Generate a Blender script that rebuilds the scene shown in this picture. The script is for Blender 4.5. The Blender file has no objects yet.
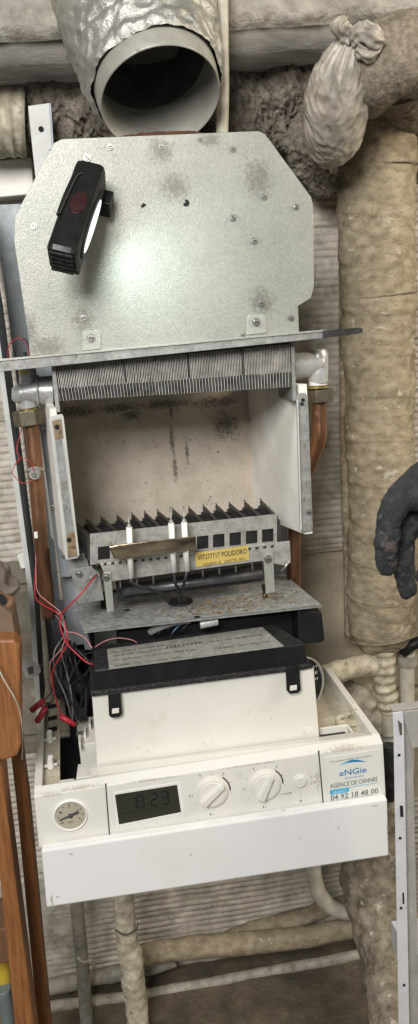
import bpy, bmesh, math, random
from mathutils import Vector, Matrix, noise
random.seed(7)
V = Vector
S = bpy.context.scene
COL = S.collection
# ------------------------------------------------------------------ camera
CAM = V((-0.0997, -1.2026, 0.0161)); PITCH, YAW, ROLL, FPX = 12.325, 7.74, 3.80, 809.1
def cam_axes():
    p, y, r = map(math.radians, (PITCH, YAW, ROLL))
    f = V((math.sin(y)*math.cos(p), math.cos(y)*math.cos(p), -math.sin(p)))
    rt = V((math.cos(y), -math.sin(y), 0)); up = rt.cross(f)
    return (math.cos(r)*rt - math.sin(r)*up, math.sin(r)*rt + math.cos(r)*up, f)
RT, UP, FW = cam_axes()
cd = bpy.data.cameras.new('camera'); cam = bpy.data.objects.new('camera', cd); COL.objects.link(cam)
cam.matrix_world = Matrix(((RT.x, UP.x, -FW.x, CAM.x), (RT.y, UP.y, -FW.y, CAM.y), (RT.z, UP.z, -FW.z, CAM.z), (0, 0, 0, 1)))
cd.sensor_fit = 'VERTICAL'; cd.sensor_height = 24; cd.lens = FPX/1024*24; cd.clip_start = .02; cd.clip_end = 100
S.camera = cam
# ------------------------------------------------------------------ light
w = bpy.data.worlds.new('World'); S.world = w; w.use_nodes = True
w.node_tree.nodes['Background'].inputs[0].default_value = (.96, .98, 1.0, 1)
w.node_tree.nodes['Background'].inputs[1].default_value = .15
def area(name, loc, target, size, power, color, sy=None):
    l = bpy.data.lights.new(name, 'AREA'); l.energy = power; l.color = color; l.size = size
    if sy: l.shape = 'RECTANGLE'; l.size_y = sy
    o = bpy.data.objects.new(name, l); COL.objects.link(o); o.location = loc
    o.rotation_euler = (V(target)-V(loc)).to_track_quat('-Z', 'Y').to_euler(); return o
area('key_light', (-.62, -2.0, .85), (0, -.2, -.25), .75, 50, (1, .985, .96))  # soft key light from the upper left behind the camera, no window built
area('side_light', (1.3, -.75, .5), (.3, 0, -.1), .5, 13, (1, .88, .70))
S.view_settings.view_transform = 'Standard'; S.view_settings.look = 'None'
S.view_settings.exposure = 0; S.view_settings.gamma = 1
# ------------------------------------------------------------------ helpers
def ray(px, py): return (FW*FPX + RT*(px-209) - UP*(py-512)).normalized()
def W(px, py, y):
    d = ray(px, py); return CAM + d*((y-CAM.y)/d.y)
def Wz(px, py, z):
    d = ray(px, py); return CAM + d*((z-CAM.z)/d.z)
def Wx(px, py, x):
    d = ray(px, py); return CAM + d*((x-CAM.x)/d.x)
def PX(p):
    d = p-CAM; z = d.dot(FW); return 209+FPX*d.dot(RT)/z, 512-FPX*d.dot(UP)/z
def nz(p, f): return noise.noise(p*f)

def M(name, c1, c2=None, scale=25, rough=.6, metal=0., bump=0., bscale=250, specks=(), rr=.1, stretch=(1,1,1), detail=5, spec=.5, coat=0, vor=False, alpha=None):
    m = bpy.data.materials.new(name); m.use_nodes = True
    nt = m.node_tree; N = nt.nodes; L = nt.links
    b = N['Principled BSDF']; b.inputs['Metallic'].default_value = metal
    b.inputs['Specular IOR Level'].default_value = spec; b.inputs['Coat Weight'].default_value = coat
    tc = N.new('ShaderNodeTexCoord'); mp = N.new('ShaderNodeMapping'); mp.inputs['Scale'].default_value = stretch
    L.new(tc.outputs['Object'], mp.inputs['Vector'])
    def noi(s, d=detail, r=.6):
        n = N.new('ShaderNodeTexNoise'); n.inputs['Scale'].default_value = s; n.inputs['Detail'].default_value = d
        n.inputs['Roughness'].default_value = r; L.new(mp.outputs[0], n.inputs['Vector']); return n
    if c2 is None: c2 = tuple(x*.8 for x in c1)
    if vor:
        n1 = N.new('ShaderNodeTexVoronoi'); n1.inputs['Scale'].default_value = scale; L.new(mp.outputs[0], n1.inputs['Vector'])
        src = N.new('ShaderNodeSeparateColor'); L.new(n1.outputs['Color'], src.inputs[0]); out = src.outputs[0]
        n3 = noi(12, 4); mx = N.new('ShaderNodeMath'); mx.operation = 'MULTIPLY_ADD'; L.new(out, mx.inputs[0]); mx.inputs[1].default_value = .35
        L.new(n3.outputs[0], mx.inputs[2]); out = mx.outputs[0]
    else:
        n1 = noi(scale); out = n1.outputs[0]
    cr = N.new('ShaderNodeValToRGB'); L.new(out, cr.inputs[0])
    cr.color_ramp.elements[0].position = .32; cr.color_ramp.elements[1].position = .68
    if vor: cr.color_ramp.elements[0].position = .35; cr.color_ramp.elements[1].position = .95
    cr.color_ramp.elements[0].color = (*c2, 1); cr.color_ramp.elements[1].color = (*c1, 1)
    cur = cr.outputs[0]
    for (col, s, th, soft, amt) in specks:
        n2 = noi(s, 6, .65); rp = N.new('ShaderNodeValToRGB'); L.new(n2.outputs[0], rp.inputs[0])
        rp.color_ramp.elements[0].position = th; rp.color_ramp.elements[1].position = min(1, th+soft)
        rp.color_ramp.elements[0].color = (0,0,0,1); rp.color_ramp.elements[1].color = (amt,)*3+(1,)
        mi = N.new('ShaderNodeMix'); mi.data_type = 'RGBA'; L.new(rp.outputs[0], mi.inputs[0]); L.new(cur, mi.inputs[6])
        mi.inputs[7].default_value = (*col, 1); cur = mi.outputs[2]
    L.new(cur, b.inputs['Base Color'])
    nr = noi(scale*2.3); mr = N.new('ShaderNodeMapRange'); L.new(nr.outputs[0], mr.inputs[0])
    mr.inputs[1].default_value = .3; mr.inputs[2].default_value = .7
    mr.inputs[3].default_value = max(.03, rough-rr); mr.inputs[4].default_value = min(1, rough+rr); L.new(mr.outputs[0], b.inputs['Roughness'])
    if bump:
        nb = noi(bscale, 6, .65); bp = N.new('ShaderNodeBump'); bp.inputs['Strength'].default_value = 1
        bp.inputs['Distance'].default_value = bump; L.new(nb.outputs[0], bp.inputs['Height']); L.new(bp.outputs[0], b.inputs['Normal'])
    return m
def emit(name, c, s):
    m = M(name, c); b = m.node_tree.nodes['Principled BSDF']; b.inputs['Emission Color'].default_value = (*c, 1); b.inputs['Emission Strength'].default_value = s; return m

GALV = M('galvanised', (.47,.475,.42), (.36,.365,.33), 420, .42, .4, .0003, 700, vor=True, rr=.08, specks=(((.20,.19,.15), 14, .60, .2, .45), ((.24,.22,.17), 90, .62, .10, .4)))
HOODM = M('hood_sheet', (0.404,0.408,0.361), (0.301,0.305,0.275), 420, .42, .4, .0003, 700, vor=True, rr=.08, specks=(((.20,.19,.15), 12, .60, .2, .45), ((.22,.20,.15), 90, .62, .10, .45)))
GALV2 = M('galvanised_dusty', (.38,.38,.36), (.22,.22,.21), 90, .5, .3, .0003, 400, specks=(((.11,.11,.10), 200, .58, .08, .6), ((.07,.065,.055), 40, .64, .08, .6)))
TRAYM = M('tray_dusty', (0.432,0.436,0.424), (0.216,0.218,0.212), 130, .65, .2, .0006, 500, specks=(((.09,.09,.08), 330, .54, .08, .7), ((.34,.23,.09), 60, .60, .08, .45), ((.55,.55,.5), 400, .62, .04, .6)))
BLUEGREY = M('grey_painted_steel', (.29,.315,.33), (.23,.25,.265), 18, .45, .2, .0001, 200, specks=(((.05,.05,.05), 90, .66, .04, .7), ((.42,.41,.38), 40, .62, .1, .35)))
PALEM = M('white_painted_steel', (.60,.60,.575), (.47,.47,.44), 22, .4, 0, .0001, 200, specks=(((.35,.30,.22), 60, .64, .06, .7),))
FINM = M('fin_metal', (0.827,0.793,0.727), (0.462,0.447,0.413), 60, .45, .35, .0002, 300, specks=(((.13,.10,.07), 26, .60, .12, .6),))
FIND = M('fin_dark', (0.224,0.240,0.240), (0.096,0.096,0.096), 60, .4, .5, .0002, 300)
CAST = M('cast_silver', (.66,.66,.65), (.48,.48,.48), 50, .34, .4, .0004, 160, specks=(((.25,.23,.2), 60, .6, .08, .5),))
NUT = M('bronze_nut', (.22,.19,.13), (.12,.11,.08), 80, .45, .8, .0002, 300)
COPPER = M('copper', (0.396,0.198,0.108), (0.170,0.085,0.051), 40, .34, .8, .0002, 200, stretch=(1,1,.35), specks=(((.12,.075,.05), 28, .55, .12, .75), ((.45,.36,.28), 70, .64, .05, .6)))
BRASS = M('brass', (.55,.44,.16), (.35,.27,.1), 60, .35, .9)
INSUL = M('chamber_board', (0.615,0.536,0.442), (0.464,0.400,0.321), 30, .85, 0, .0008, 260, specks=(((.10,.08,.06), 190, .635, .04, .85), ((.30,.24,.17), 30, .60, .12, .45), ((.07,.055,.045), 60, .70, .03, .9)))
INSUL2 = M('side_board', (0.957,0.933,0.875), (0.756,0.725,0.651), 14, .85, 0, .0005, 260, specks=(((.4,.33,.22), 60, .70, .05, .5),))
MOUNT = M('stained_tab', (.34,.26,.16), (.2,.14,.08), 90, .6, .2, specks=(((.08,.05,.03), 120, .56, .1, .8),))
BURN = M('burner_steel', (0.505,0.493,0.459), (0.289,0.279,0.258), 90, .42, .35, .0003, 300, specks=(((.12,.1,.08), 90, .62, .06, .6),))
BURND = M('burner_dark', (0.054,0.054,0.053), (0.021,0.021,0.020), 60, .5, .3, .0003, 300)
HEAT = M('heat_stained', (0.630,0.510,0.330), (0.150,0.105,0.075), 50, .22, .9, .0002, 200, stretch=(.5,1,1.5))
CERAM = M('ceramic', (.85,.83,.80), (.75,.73,.68), 60, .35)
BLK = M('black_plastic', (.012,.012,.013), (.008,.008,.009), 30, .45, 0, .0001, 500, spec=.35)
BLKD = M('black_dusty', (0.021,0.021,0.020), (0.011,0.011,0.011), 90, .65, 0, .0003, 700, spec=.3, specks=(((.13,.125,.11), 420, .52, .14, .55), ((.10,.095,.085), 60, .6, .1, .4)))
RUB = M('rubber', (.015,.015,.016), None, 30, .5)
WHITE = M('cream_plastic', (0.744,0.723,0.660), (0.688,0.667,0.601), 8, .42, 0, .00008, 300, specks=(((.45,.38,.26), 90, .66, .06, .6), ((.60,.55,.43), 18, .6, .15, .5)))
WHITE2 = M('fascia_plastic', (0.750,0.730,0.680), (0.700,0.680,0.628), 8, .40, 0, .00006, 300, specks=(((.40,.35,.26), 110, .67, .05, .6), ((.60,.56,.46), 30, .62, .12, .5)))
FLAP = M('white_flap', (0.808,0.799,0.790), (0.761,0.752,0.743), 5, .30, 0, .00003, 300, rr=.14, specks=(((.40,.35,.29), 46, .69, .02, .8), ((.74,.71,.65), 9, .56, .2, .55), ((.55,.5,.42), 130, .73, .02, .6)))
DUSTY = M('dust_covered', (.58,.52,.40), (.44,.39,.29), 90, .9, 0, .0008, 300, specks=(((.18,.14,.09), 230, .6, .06, .7), ((.68,.65,.6), 30, .58, .08, .7)))
SOOT = M('soot_stain', (.10,.09,.075), (.06,.05,.04), 50, .8)
RUST = M('rust', (0.127,0.050,0.025), (0.066,0.028,0.017), 90, .85, 0, .0006, 300)
WIRER = M('red_wire', (.50,.03,.045), (.40,.02,.03), 60, .4)
WIREP = M('pink_wire', (.60,.25,.25), (.5,.18,.18), 60, .4)
WIREK = M('black_wire', (.02,.02,.022), None, 60, .4)
WIREB = M('blue_wire', (.15,.28,.42), None, 60, .4)
WIREG = M('grey_wire', (.25,.25,.25), None, 60, .4)
INK = M('dark_ink', (.05,.05,.06), None, 60, .5)
INKG = M('grey_ink', (.18,.18,.17), None, 60, .5)
BLUE = M('blue_ink', (.02,.20,.45), (.02,.19,.43), 60, .4)
BLUE2 = M('pale_blue_ink', (.10,.45,.70), None, 60, .4)
STICK = M('sticker_paper', (.74,.74,.70), (.68,.68,.63), 14, .3, specks=(((.5,.46,.38), 50, .62, .1, .5),))
YLAB = M('yellow_label', (.62,.47,.13), (.50,.37,.10), 30, .4)
GLAB = M('rating_plate', (0.336,0.328,0.296), (0.240,0.232,0.216), 60, .55, 0, 0, specks=(((.55,.54,.50), 120, .58, .1, .6), ((.16,.15,.14), 220, .58, .08, .6)))
LCD = M('lcd_glass', (0.036,0.038,0.029), (0.029,0.031,0.025), 10, .15)
LCDS = M('lcd_segment', (.010,.011,.009), None, 10, .3)
DIAL = M('dial_face', (.44,.40,.31), (.40,.36,.28), 10, .3)
FOIL = M('foil', (0.527,0.522,0.476), (0.391,0.387,0.355), 40, .42, .75, .0018, 160, specks=(((.46,.40,.27), 20, .58, .1, .7), ((.30,.29,.27), 60, .60, .1, .5)))
DUCT = M('duct_enamel', (0.432,0.421,0.369), (0.317,0.307,0.267), 26, .45, .25, .0003, 120, specks=(((.20,.17,.13), 30, .60, .08, .6), ((.10,.09,.07), 120, .64, .05, .6)))
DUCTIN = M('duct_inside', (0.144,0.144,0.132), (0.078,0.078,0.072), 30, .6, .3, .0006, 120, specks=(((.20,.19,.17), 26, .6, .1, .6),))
WOOL = M('mineral_wool', (0.356,0.305,0.248), (0.130,0.107,0.083), 60, .95, 0, .006, 170, specks=(((.44,.40,.36), 90, .56, .1, .6), ((.06,.05,.04), 26, .58, .12, .75)))
FIB = M('wool_fibre', (0.462,0.418,0.363), (0.264,0.231,0.198), 60, .9)
LAG = M('pipe_lagging', (0.425,0.355,0.244), (0.207,0.169,0.107), 60, .9, 0, .0012, 300, stretch=(1,1,1.6), specks=(((.17,.13,.08), 26, .55, .10, .65), ((.15,.11,.07), 120, .58, .07, .65), ((.66,.61,.51), 40, .62, .06, .6)))
LAGD = M('grubby_lagging', (0.393,0.338,0.253), (0.134,0.108,0.076), 50, .75, 0, .004, 80, specks=(((.10,.08,.055), 34, .57, .1, .75), ((.62,.58,.50), 90, .60, .06, .7)))
GAUZE = M('gauze_wrap', (0.361,0.304,0.228), (0.176,0.144,0.104), 160, .9, 0, .002, 300, specks=(((.12,.09,.06), 24, .56, .12, .6),))
TAPE = M('wrap_tape', (0.656,0.591,0.456), (0.301,0.262,0.184), 60, .7, 0, .001, 160, specks=(((.20,.155,.10), 45, .58, .08, .7),))
BAG = M('plastic_bag', (0.521,0.473,0.398), (0.223,0.197,0.159), 40, .4, 0, .0014, 50, specks=(((.20,.17,.13), 30, .57, .1, .65),))
PIPEW = M('painted_pipe', (0.590,0.555,0.455), (0.394,0.365,0.286), 50, .5, 0, .0004, 160, specks=(((.20,.165,.11), 60, .62, .06, .65),))
PIPEG = M('grey_pipe', (0.405,0.373,0.307), (0.215,0.196,0.158), 60, .6, 0, .0004, 160, specks=(((.12,.1,.08), 50, .58, .08, .7),))
WALL = M('scored_block', (0.664,0.608,0.520), (0.324,0.291,0.240), 30, .9, 0, .0022, 150, specks=(((.20,.165,.12), 16, .58, .10, .65), ((.68,.65,.58), 26, .58, .06, .6), ((.10,.08,.06), 90, .66, .05, .7)))
RENDER = M('shaded_render', (0.248,0.217,0.166), (0.127,0.110,0.085), 14, .95, 0, .003, 60, specks=(((.42,.39,.33), 26, .60, .08, .6), ((.07,.06,.05), 50, .62, .05, .7)))  # smooth render, with the shade left of the boiler put into its darker colour
RENDL = M('pale_render', (0.494,0.433,0.320), (0.303,0.260,0.182), 14, .95, 0, .002, 60, specks=(((.14,.12,.09), 50, .64, .06, .6),))
BEAM = M('beam_plaster', (0.434,0.407,0.347), (0.229,0.209,0.178), 40, .85, 0, .004, 60, specks=(((.24,.21,.16), 60, .62, .06, .6), ((.34,.31,.26), 14, .58, .12, .5)))
FLOOR = M('rough_concrete', (0.140,0.112,0.076), (0.063,0.051,0.035), 24, .95, 0, .004, 70, specks=(((.36,.31,.24), 150, .66, .05, .7), ((.05,.04,.03), 20, .58, .1, .6)))
WOOD = M('orange_wood', (0.350,0.147,0.051), (0.188,0.075,0.026), 40, .45, 0, .0004, 200, stretch=(6,6,.5), specks=(((.12,.055,.025), 60, .60, .08, .65), ((.46,.24,.10), 50, .62, .06, .5)))
WOODD = M('brown_wood', (.20,.10,.05), (.13,.065,.035), 30, .6, 0, .0003, 200, stretch=(6,6,.5))
CARD = M('cardboard', (.20,.14,.09), (.15,.10,.065), 20, .85)
ALU = M('pale_steel_post', (.72,.72,.74), (.62,.62,.64), 20, .4, .1, .0001, 200, specks=(((.2,.18,.16), 110, .66, .05, .7),))
ALUD = M('grey_steel', (.48,.46,.42), (.36,.35,.33), 30, .5, .2, .0002, 200, specks=(((.65,.62,.56), 60, .62, .05, .6), ((.2,.18,.15), 80, .64, .05, .6)))
YEL = M('yellow_hose', (.55,.38,.04), None, 30, .5)
RAG = M('grey_rag', (.20,.17,.14), (.10,.085,.07), 30, .9, 0, .001, 160)
GLOVE = M('work_glove', (.042,.046,.048), (.014,.015,.017), 90, .8, 0, .0024, 300, specks=(((.24,.17,.14), 30, .60, .09, .6), ((.12,.12,.12), 110, .57, .06, .6)))
LAMPK = M('lamp_black', (.010,.010,.010), (.007,.007,.007), 30, .42, 0, .0001, 600, spec=.3)
LAMPR = M('lamp_red', (.030,.005,.006), None, 30, .4)
LENS = emit('lamp_lens', (.85,1,.97), .9)
DU1 = M('rust_grain', (.36,.24,.10), None, 60, .9); DU2 = M('brown_grain', (.18,.11,.05), None, 60, .9)
BARM = M('bar_metal', (0.070,0.066,0.061), (0.035,0.033,0.032), 90, .5, .4)
HOLE = M('hole_dark', (.012,.011,.010), None, 30, .9)
STEEL = M('screw_steel', (.55,.54,.50), (.35,.34,.31), 200, .35, .9)

def stains(m, spots, col, amt=.8, nscale=90, cut=.45):
    '''dirt patches with a shape of their own: (centre, radius_x, radius_z) in the surface, ragged by noise'''
    nt = m.node_tree; N = nt.nodes; L = nt.links; b = N['Principled BSDF']
    cur = b.inputs['Base Color'].links[0].from_socket
    tc = N.new('ShaderNodeTexCoord'); ns = N.new('ShaderNodeTexNoise'); ns.inputs['Scale'].default_value = nscale; ns.inputs['Detail'].default_value = 6; ns.inputs['Roughness'].default_value = .7
    L.new(tc.outputs['Object'], ns.inputs['Vector']); tot = None
    for c, rx, rz in spots:
        mp = N.new('ShaderNodeMapping'); mp.vector_type = 'POINT'; mp.inputs['Scale'].default_value = (1/rx, 0, 1/rz); mp.inputs['Location'].default_value = (-c.x/rx, 0, -c.z/rz)
        L.new(tc.outputs['Object'], mp.inputs['Vector']); ln = N.new('ShaderNodeVectorMath'); ln.operation = 'LENGTH'; L.new(mp.outputs[0], ln.inputs[0])
        mr = N.new('ShaderNodeMapRange'); mr.interpolation_type = 'SMOOTHSTEP'; L.new(ln.outputs['Value'], mr.inputs[0])
        for i, v_ in enumerate((.0, 1.5, 1, 0)): mr.inputs[i+1].default_value = v_
        if tot is None: tot = mr.outputs[0]
        else:
            a = N.new('ShaderNodeMath'); a.operation = 'MAXIMUM'; L.new(tot, a.inputs[0]); L.new(mr.outputs[0], a.inputs[1]); tot = a.outputs[0]
    ad = N.new('ShaderNodeMath'); ad.operation = 'MULTIPLY_ADD'; L.new(tot, ad.inputs[0]); ad.inputs[1].default_value = .45; L.new(ns.outputs[0], ad.inputs[2])
    rp = N.new('ShaderNodeMapRange'); rp.interpolation_type = 'SMOOTHSTEP'; L.new(ad.outputs[0], rp.inputs[0])
    for i, v_ in enumerate((.56+cut*.2, .92+cut*.2, 0, amt)): rp.inputs[i+1].default_value = v_
    mi = N.new('ShaderNodeMix'); mi.data_type = 'RGBA'; L.new(rp.outputs[0], mi.inputs[0]); L.new(cur, mi.inputs[6]); mi.inputs[7].default_value = (*col, 1)
    L.new(mi.outputs[2], b.inputs['Base Color']); return m

class MB:
    def __init__(s): s.bm = bmesh.new(); s.mats = []
    def mi(s, m):
        if m not in s.mats: s.mats.append(m)
        return s.mats.index(m)
    def face(s, vs, m, smooth=False):
        try: f = s.bm.faces.new(vs)
        except ValueError: return
        f.material_index = s.mi(m); f.smooth = smooth; return f
    def hexa(s, a, b, m):            # a: bottom/front ring, b: opposite ring, same order
        n = len(a); A = [s.bm.verts.new(p) for p in a]; B = [s.bm.verts.new(p) for p in b]
        s.face(A, m); s.face(B[::-1], m)
        for i in range(n): s.face([A[i], B[i], B[(i+1)%n], A[(i+1)%n]], m)
        return s
    def slab(s, pts, y, d, m):       # outline given on plane y (pixel pairs or Vectors), thickness d into the depth
        a = [p if isinstance(p, Vector) else W(p[0], p[1], y) for p in pts]
        return s.hexa(a, [p+V((0, d, 0)) for p in a], m)
    def box(s, c, h, m, R=None):
        c = V(c); R = R or Matrix.Identity(3)
        q = [(-1,-1),(1,-1),(1,1),(-1,1)]
        return s.hexa([c+R@V((x*h[0], -h[1], z*h[2])) for x, z in q], [c+R@V((x*h[0], h[1], z*h[2])) for x, z in q], m)
    def tube(s, pts, rad, m, seg=12, caps=True, sub=1, disp=None, smooth=True, closed_rad=None):
        P, Rr = resample(pts, rad, sub)
        n = len(P); prev = None; rings = []; dist = 0
        for i in range(n):
            t = (P[min(i+1, n-1)]-P[max(i-1, 0)]).normalized()
            if prev is None:
                u = t.orthogonal().normalized()
                ref = V((1,0,0)) if abs(t.x) < .8 else V((0,0,1))
                u = (ref - t*ref.dot(t)).normalized()
            else: u = (prev - t*prev.dot(t)).normalized()
            prev = u; v = t.cross(u)
            if i: dist += (P[i]-P[i-1]).length
            ring = []
            for k in range(seg):
                a = 2*math.pi*k/seg; dr = u*math.cos(a)+v*math.sin(a)
                r = Rr[i]
                p = P[i]+dr*r
                if disp: p = p + dr*disp(p, a, dist)
                ring.append(s.bm.verts.new(p))
            rings.append(ring)
        for i in range(n-1):
            for k in range(seg):
                s.face([rings[i][k], rings[i][(k+1)%seg], rings[i+1][(k+1)%seg], rings[i+1][k]], m, smooth)
        if caps:
            s.face(rings[0][::-1], m); s.face(rings[-1], m)
        return s
    def disc(s, c, n, r, h, m, seg=24, top=None, r2=None, smooth=False):   # short cylinder rising along n
        c = V(c); n = V(n).normalized(); u = (V((1,0,0))-n*n.x)
        u = u.normalized() if u.length > .1 else V((0,0,1)); v = n.cross(u); r2 = r if r2 is None else r2
        A = [s.bm.verts.new(c+(u*math.cos(2*math.pi*k/seg)+v*math.sin(2*math.pi*k/seg))*r) for k in range(seg)]
        B = [s.bm.verts.new(c+n*h+(u*math.cos(2*math.pi*k/seg)+v*math.sin(2*math.pi*k/seg))*r2) for k in range(seg)]
        s.face(A[::-1], m); s.face(B, top or m)
        for k in range(seg): s.face([A[k], A[(k+1)%seg], B[(k+1)%seg], B[k]], m, smooth)
        return s
    def lathe(s, c, n, prof, m, seg=48, smooth=True):   # profile (distance along n, radius)
        c = V(c); n = V(n).normalized(); u = (V((1,0,0))-n*n.x).normalized(); v = n.cross(u)
        rings = [[s.bm.verts.new(c+n*t+(u*math.cos(6.28318*k/seg)+v*math.sin(6.28318*k/seg))*r) for k in range(seg)] for t, r in prof]
        for a, b in zip(rings, rings[1:]):
            for k in range(seg): s.face([a[k], a[(k+1)%seg], b[(k+1)%seg], b[k]], m, smooth)
        return s
    def quad(s, ps, m): s.face([s.bm.verts.new(p) for p in ps], m); return s
    def text(s, txt, P0, P1, h, m, up=None, ext=.00015, bold=0):
        cu = bpy.data.curves.new('t', 'FONT'); cu.body = txt; cu.size = 1; cu.offset = bold; cu.resolution_u = 3
        ob = bpy.data.objects.new('t', cu); COL.objects.link(ob); dg = bpy.context.evaluated_depsgraph_get()
        me = bpy.data.meshes.new_from_object(ob.evaluated_get(dg)); bpy.data.objects.remove(ob); bpy.data.curves.remove(cu)
        xs = [v.co.x for v in me.vertices]; x0, x1 = min(xs), max(xs)
        X = P1-P0; up = (up or V((0,0,1))); upn = (up - X.normalized()*up.dot(X.normalized())).normalized(); nn = X.normalized().cross(upn)
        mi = s.mi(m); vm = [s.bm.verts.new(P0 + X*((v.co.x-x0)/(x1-x0)) + upn*(v.co.y/.70*h) + nn*ext) for v in me.vertices]
        for p in me.polygons:
            try: f = s.bm.faces.new([vm[i] for i in p.vertices]); f.material_index = mi
            except ValueError: pass
        bpy.data.meshes.remove(me); return s
    def many(s, name, parent, **kw):      # every separate piece becomes an object of its own
        bm = s.bm; seen = set(); out = []
        for f0 in bm.faces:
            if f0 in seen: continue
            st = [f0]; isl = []; seen.add(f0)
            while st:
                f = st.pop(); isl.append(f)
                for v in f.verts:
                    for g in v.link_faces:
                        if g not in seen: seen.add(g); st.append(g)
            mb = MB(); mp = {}
            for f in isl:
                for v in f.verts:
                    if v not in mp: mp[v] = mb.bm.verts.new(v.co)
                mb.face([mp[v] for v in f.verts], s.mats[f.material_index], f.smooth)
            out.append(mb.build(name, parent, **kw))
        bm.free(); return out
    def build(s, name, parent=None, bevel=0, smooth=False, solid=0, nofix=False, subsurf=0):
        if not nofix: bmesh.ops.recalc_face_normals(s.bm, faces=s.bm.faces)
        me = bpy.data.meshes.new(name)
        if parent is None:
            xs = [v.co for v in s.bm.verts]
            o0 = V(((min(v.x for v in xs)+max(v.x for v in xs))/2, (min(v.y for v in xs)+max(v.y for v in xs))/2, min(v.z for v in xs)))
            bmesh.ops.translate(s.bm, verts=s.bm.verts, vec=-o0)
        s.bm.to_mesh(me); s.bm.free()
        for m in s.mats: me.materials.append(m)
        if smooth: me.polygons.foreach_set('use_smooth', [True]*len(me.polygons))
        o = bpy.data.objects.new(name, me); COL.objects.link(o)
        if parent is None: o.location = o0
        else: setp(o, parent)
        if solid:
            md = o.modifiers.new('thickness', 'SOLIDIFY'); md.thickness = solid
        if bevel:
            md = o.modifiers.new('bevel', 'BEVEL'); md.width = bevel; md.segments = 2; md.limit_method = 'ANGLE'; md.angle_limit = math.radians(50)
        if subsurf:
            md = o.modifiers.new('sub', 'SUBSURF'); md.levels = md.render_levels = subsurf
        return o
def setp(o, parent):
    o.parent = parent
    m = Matrix.Identity(4); p = parent
    while p: m = Matrix.Translation(p.location)@m if p.parent is None else m; p = p.parent
    root = parent
    while root.parent: root = root.parent
    # every child keeps its vertices in world coordinates
    o.matrix_parent_inverse = Matrix.Translation(-root.location) if parent.parent is None else Matrix.Identity(4)
def resample(pts, rad, sub):
    pts = [V(p) for p in pts]
    if not isinstance(rad, (list, tuple)): rad = [rad]*len(pts)
    if sub <= 1: return pts, list(rad)
    P, R = [], []
    n = len(pts)
    for i in range(n-1):
        p0, p1, p2, p3 = pts[max(i-1,0)], pts[i], pts[i+1], pts[min(i+2,n-1)]
        for k in range(sub):
            t = k/sub
            P.append(.5*((2*p1)+(p2-p0)*t+(2*p0-5*p1+4*p2-p3)*t*t+(3*p1-p0-3*p2+p3)*t**3)); R.append(rad[i]*(1-t)+rad[i+1]*t)
    P.append(pts[-1]); R.append(rad[-1]); return P, R
def thing(name, label, cat, loc, group=None):
    o = bpy.data.objects.new(name, None); COL.objects.link(o); o.location = loc; o.empty_display_size = .05
    return tag(o, label, cat, group)
def tag(o, label, cat, group=None):
    o['label'] = label; o['category'] = cat
    if group: o['group'] = group
    return o
def structure(o): o['kind'] = 'structure'; return o

# ================================================================== SETTING
WY = .02
def make_wall():
    mb = MB(); x0, x1, z0, z1 = -1.3, 1.5, -1.06, 1.0
    nx, nzr = 130, 1450; G = []
    for j in range(nzr+1):
        z = z0+(z1-z0)*j/nzr; row = []
        for i in range(nx+1):
            x = x0+(x1-x0)*i/nx
            p = V((x, 0, z)); c = nz(p, 5)+.5*nz(p, 13)
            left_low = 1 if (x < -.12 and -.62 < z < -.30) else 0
            right_low = 1 if (x > .12 and -.80 < z < -.33) else 0
            mask = max(0, min(1, (c+.16+.5*nz(p, 34))*4))*(1-left_low)*(1-right_low)*(1 if abs(x) > .12 or z > -.5 else max(0, min(1, (c+.2)*6)))
            if x > .12 and z > -.33: mask = max(mask, .85)
            t = ((z + .0018*nz(p, 9) + .0006*nz(V((x*2, 0, z*60)), 1))/.0105) % 1
            rib = -.0050*max(0, math.sin(math.pi*t))**.5*(.55+.45*min(1, max(0, .6+1.3*nz(V((x, 3, z*6)), 7))))
            y = WY + rib*mask - (1-mask)*.0035 + .0016*nz(p, 30) + .003*nz(p, 4) + .0020*(1-mask)*(1-2*abs(nz(p, 16))) + .0008*nz(p, 70)
            jz = (z+.343) % .25; 
            if jz < .006 or jz > .246: y += .005
            row.append(mb.bm.verts.new((x, y, z)))
        G.append(row)
    for j in range(nzr):
        for i in range(nx):
            x = x0+(x1-x0)*i/nx; z = z0+(z1-z0)*j/nzr
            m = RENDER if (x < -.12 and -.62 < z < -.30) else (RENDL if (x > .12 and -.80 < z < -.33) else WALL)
            mb.face([G[j][i], G[j][i+1], G[j+1][i+1], G[j+1][i]], m, True)
    return structure(mb.build('wall'))
make_wall()
mb = MB(); N_ = 90
g = [[mb.bm.verts.new((-1.3+2.8*i/N_, -2.2+2.25*j/N_, -1.06+.006*nz(V((i*.3, j*.3, 0)), 1)+.003*nz(V((i, j, 5)), .9))) for i in range(N_+1)] for j in range(N_+1)]
for j in range(N_):
    for i in range(N_): mb.face([g[j][i], g[j][i+1], g[j+1][i+1], g[j+1][i]], FLOOR, True)
structure(mb.build('floor'))
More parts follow.
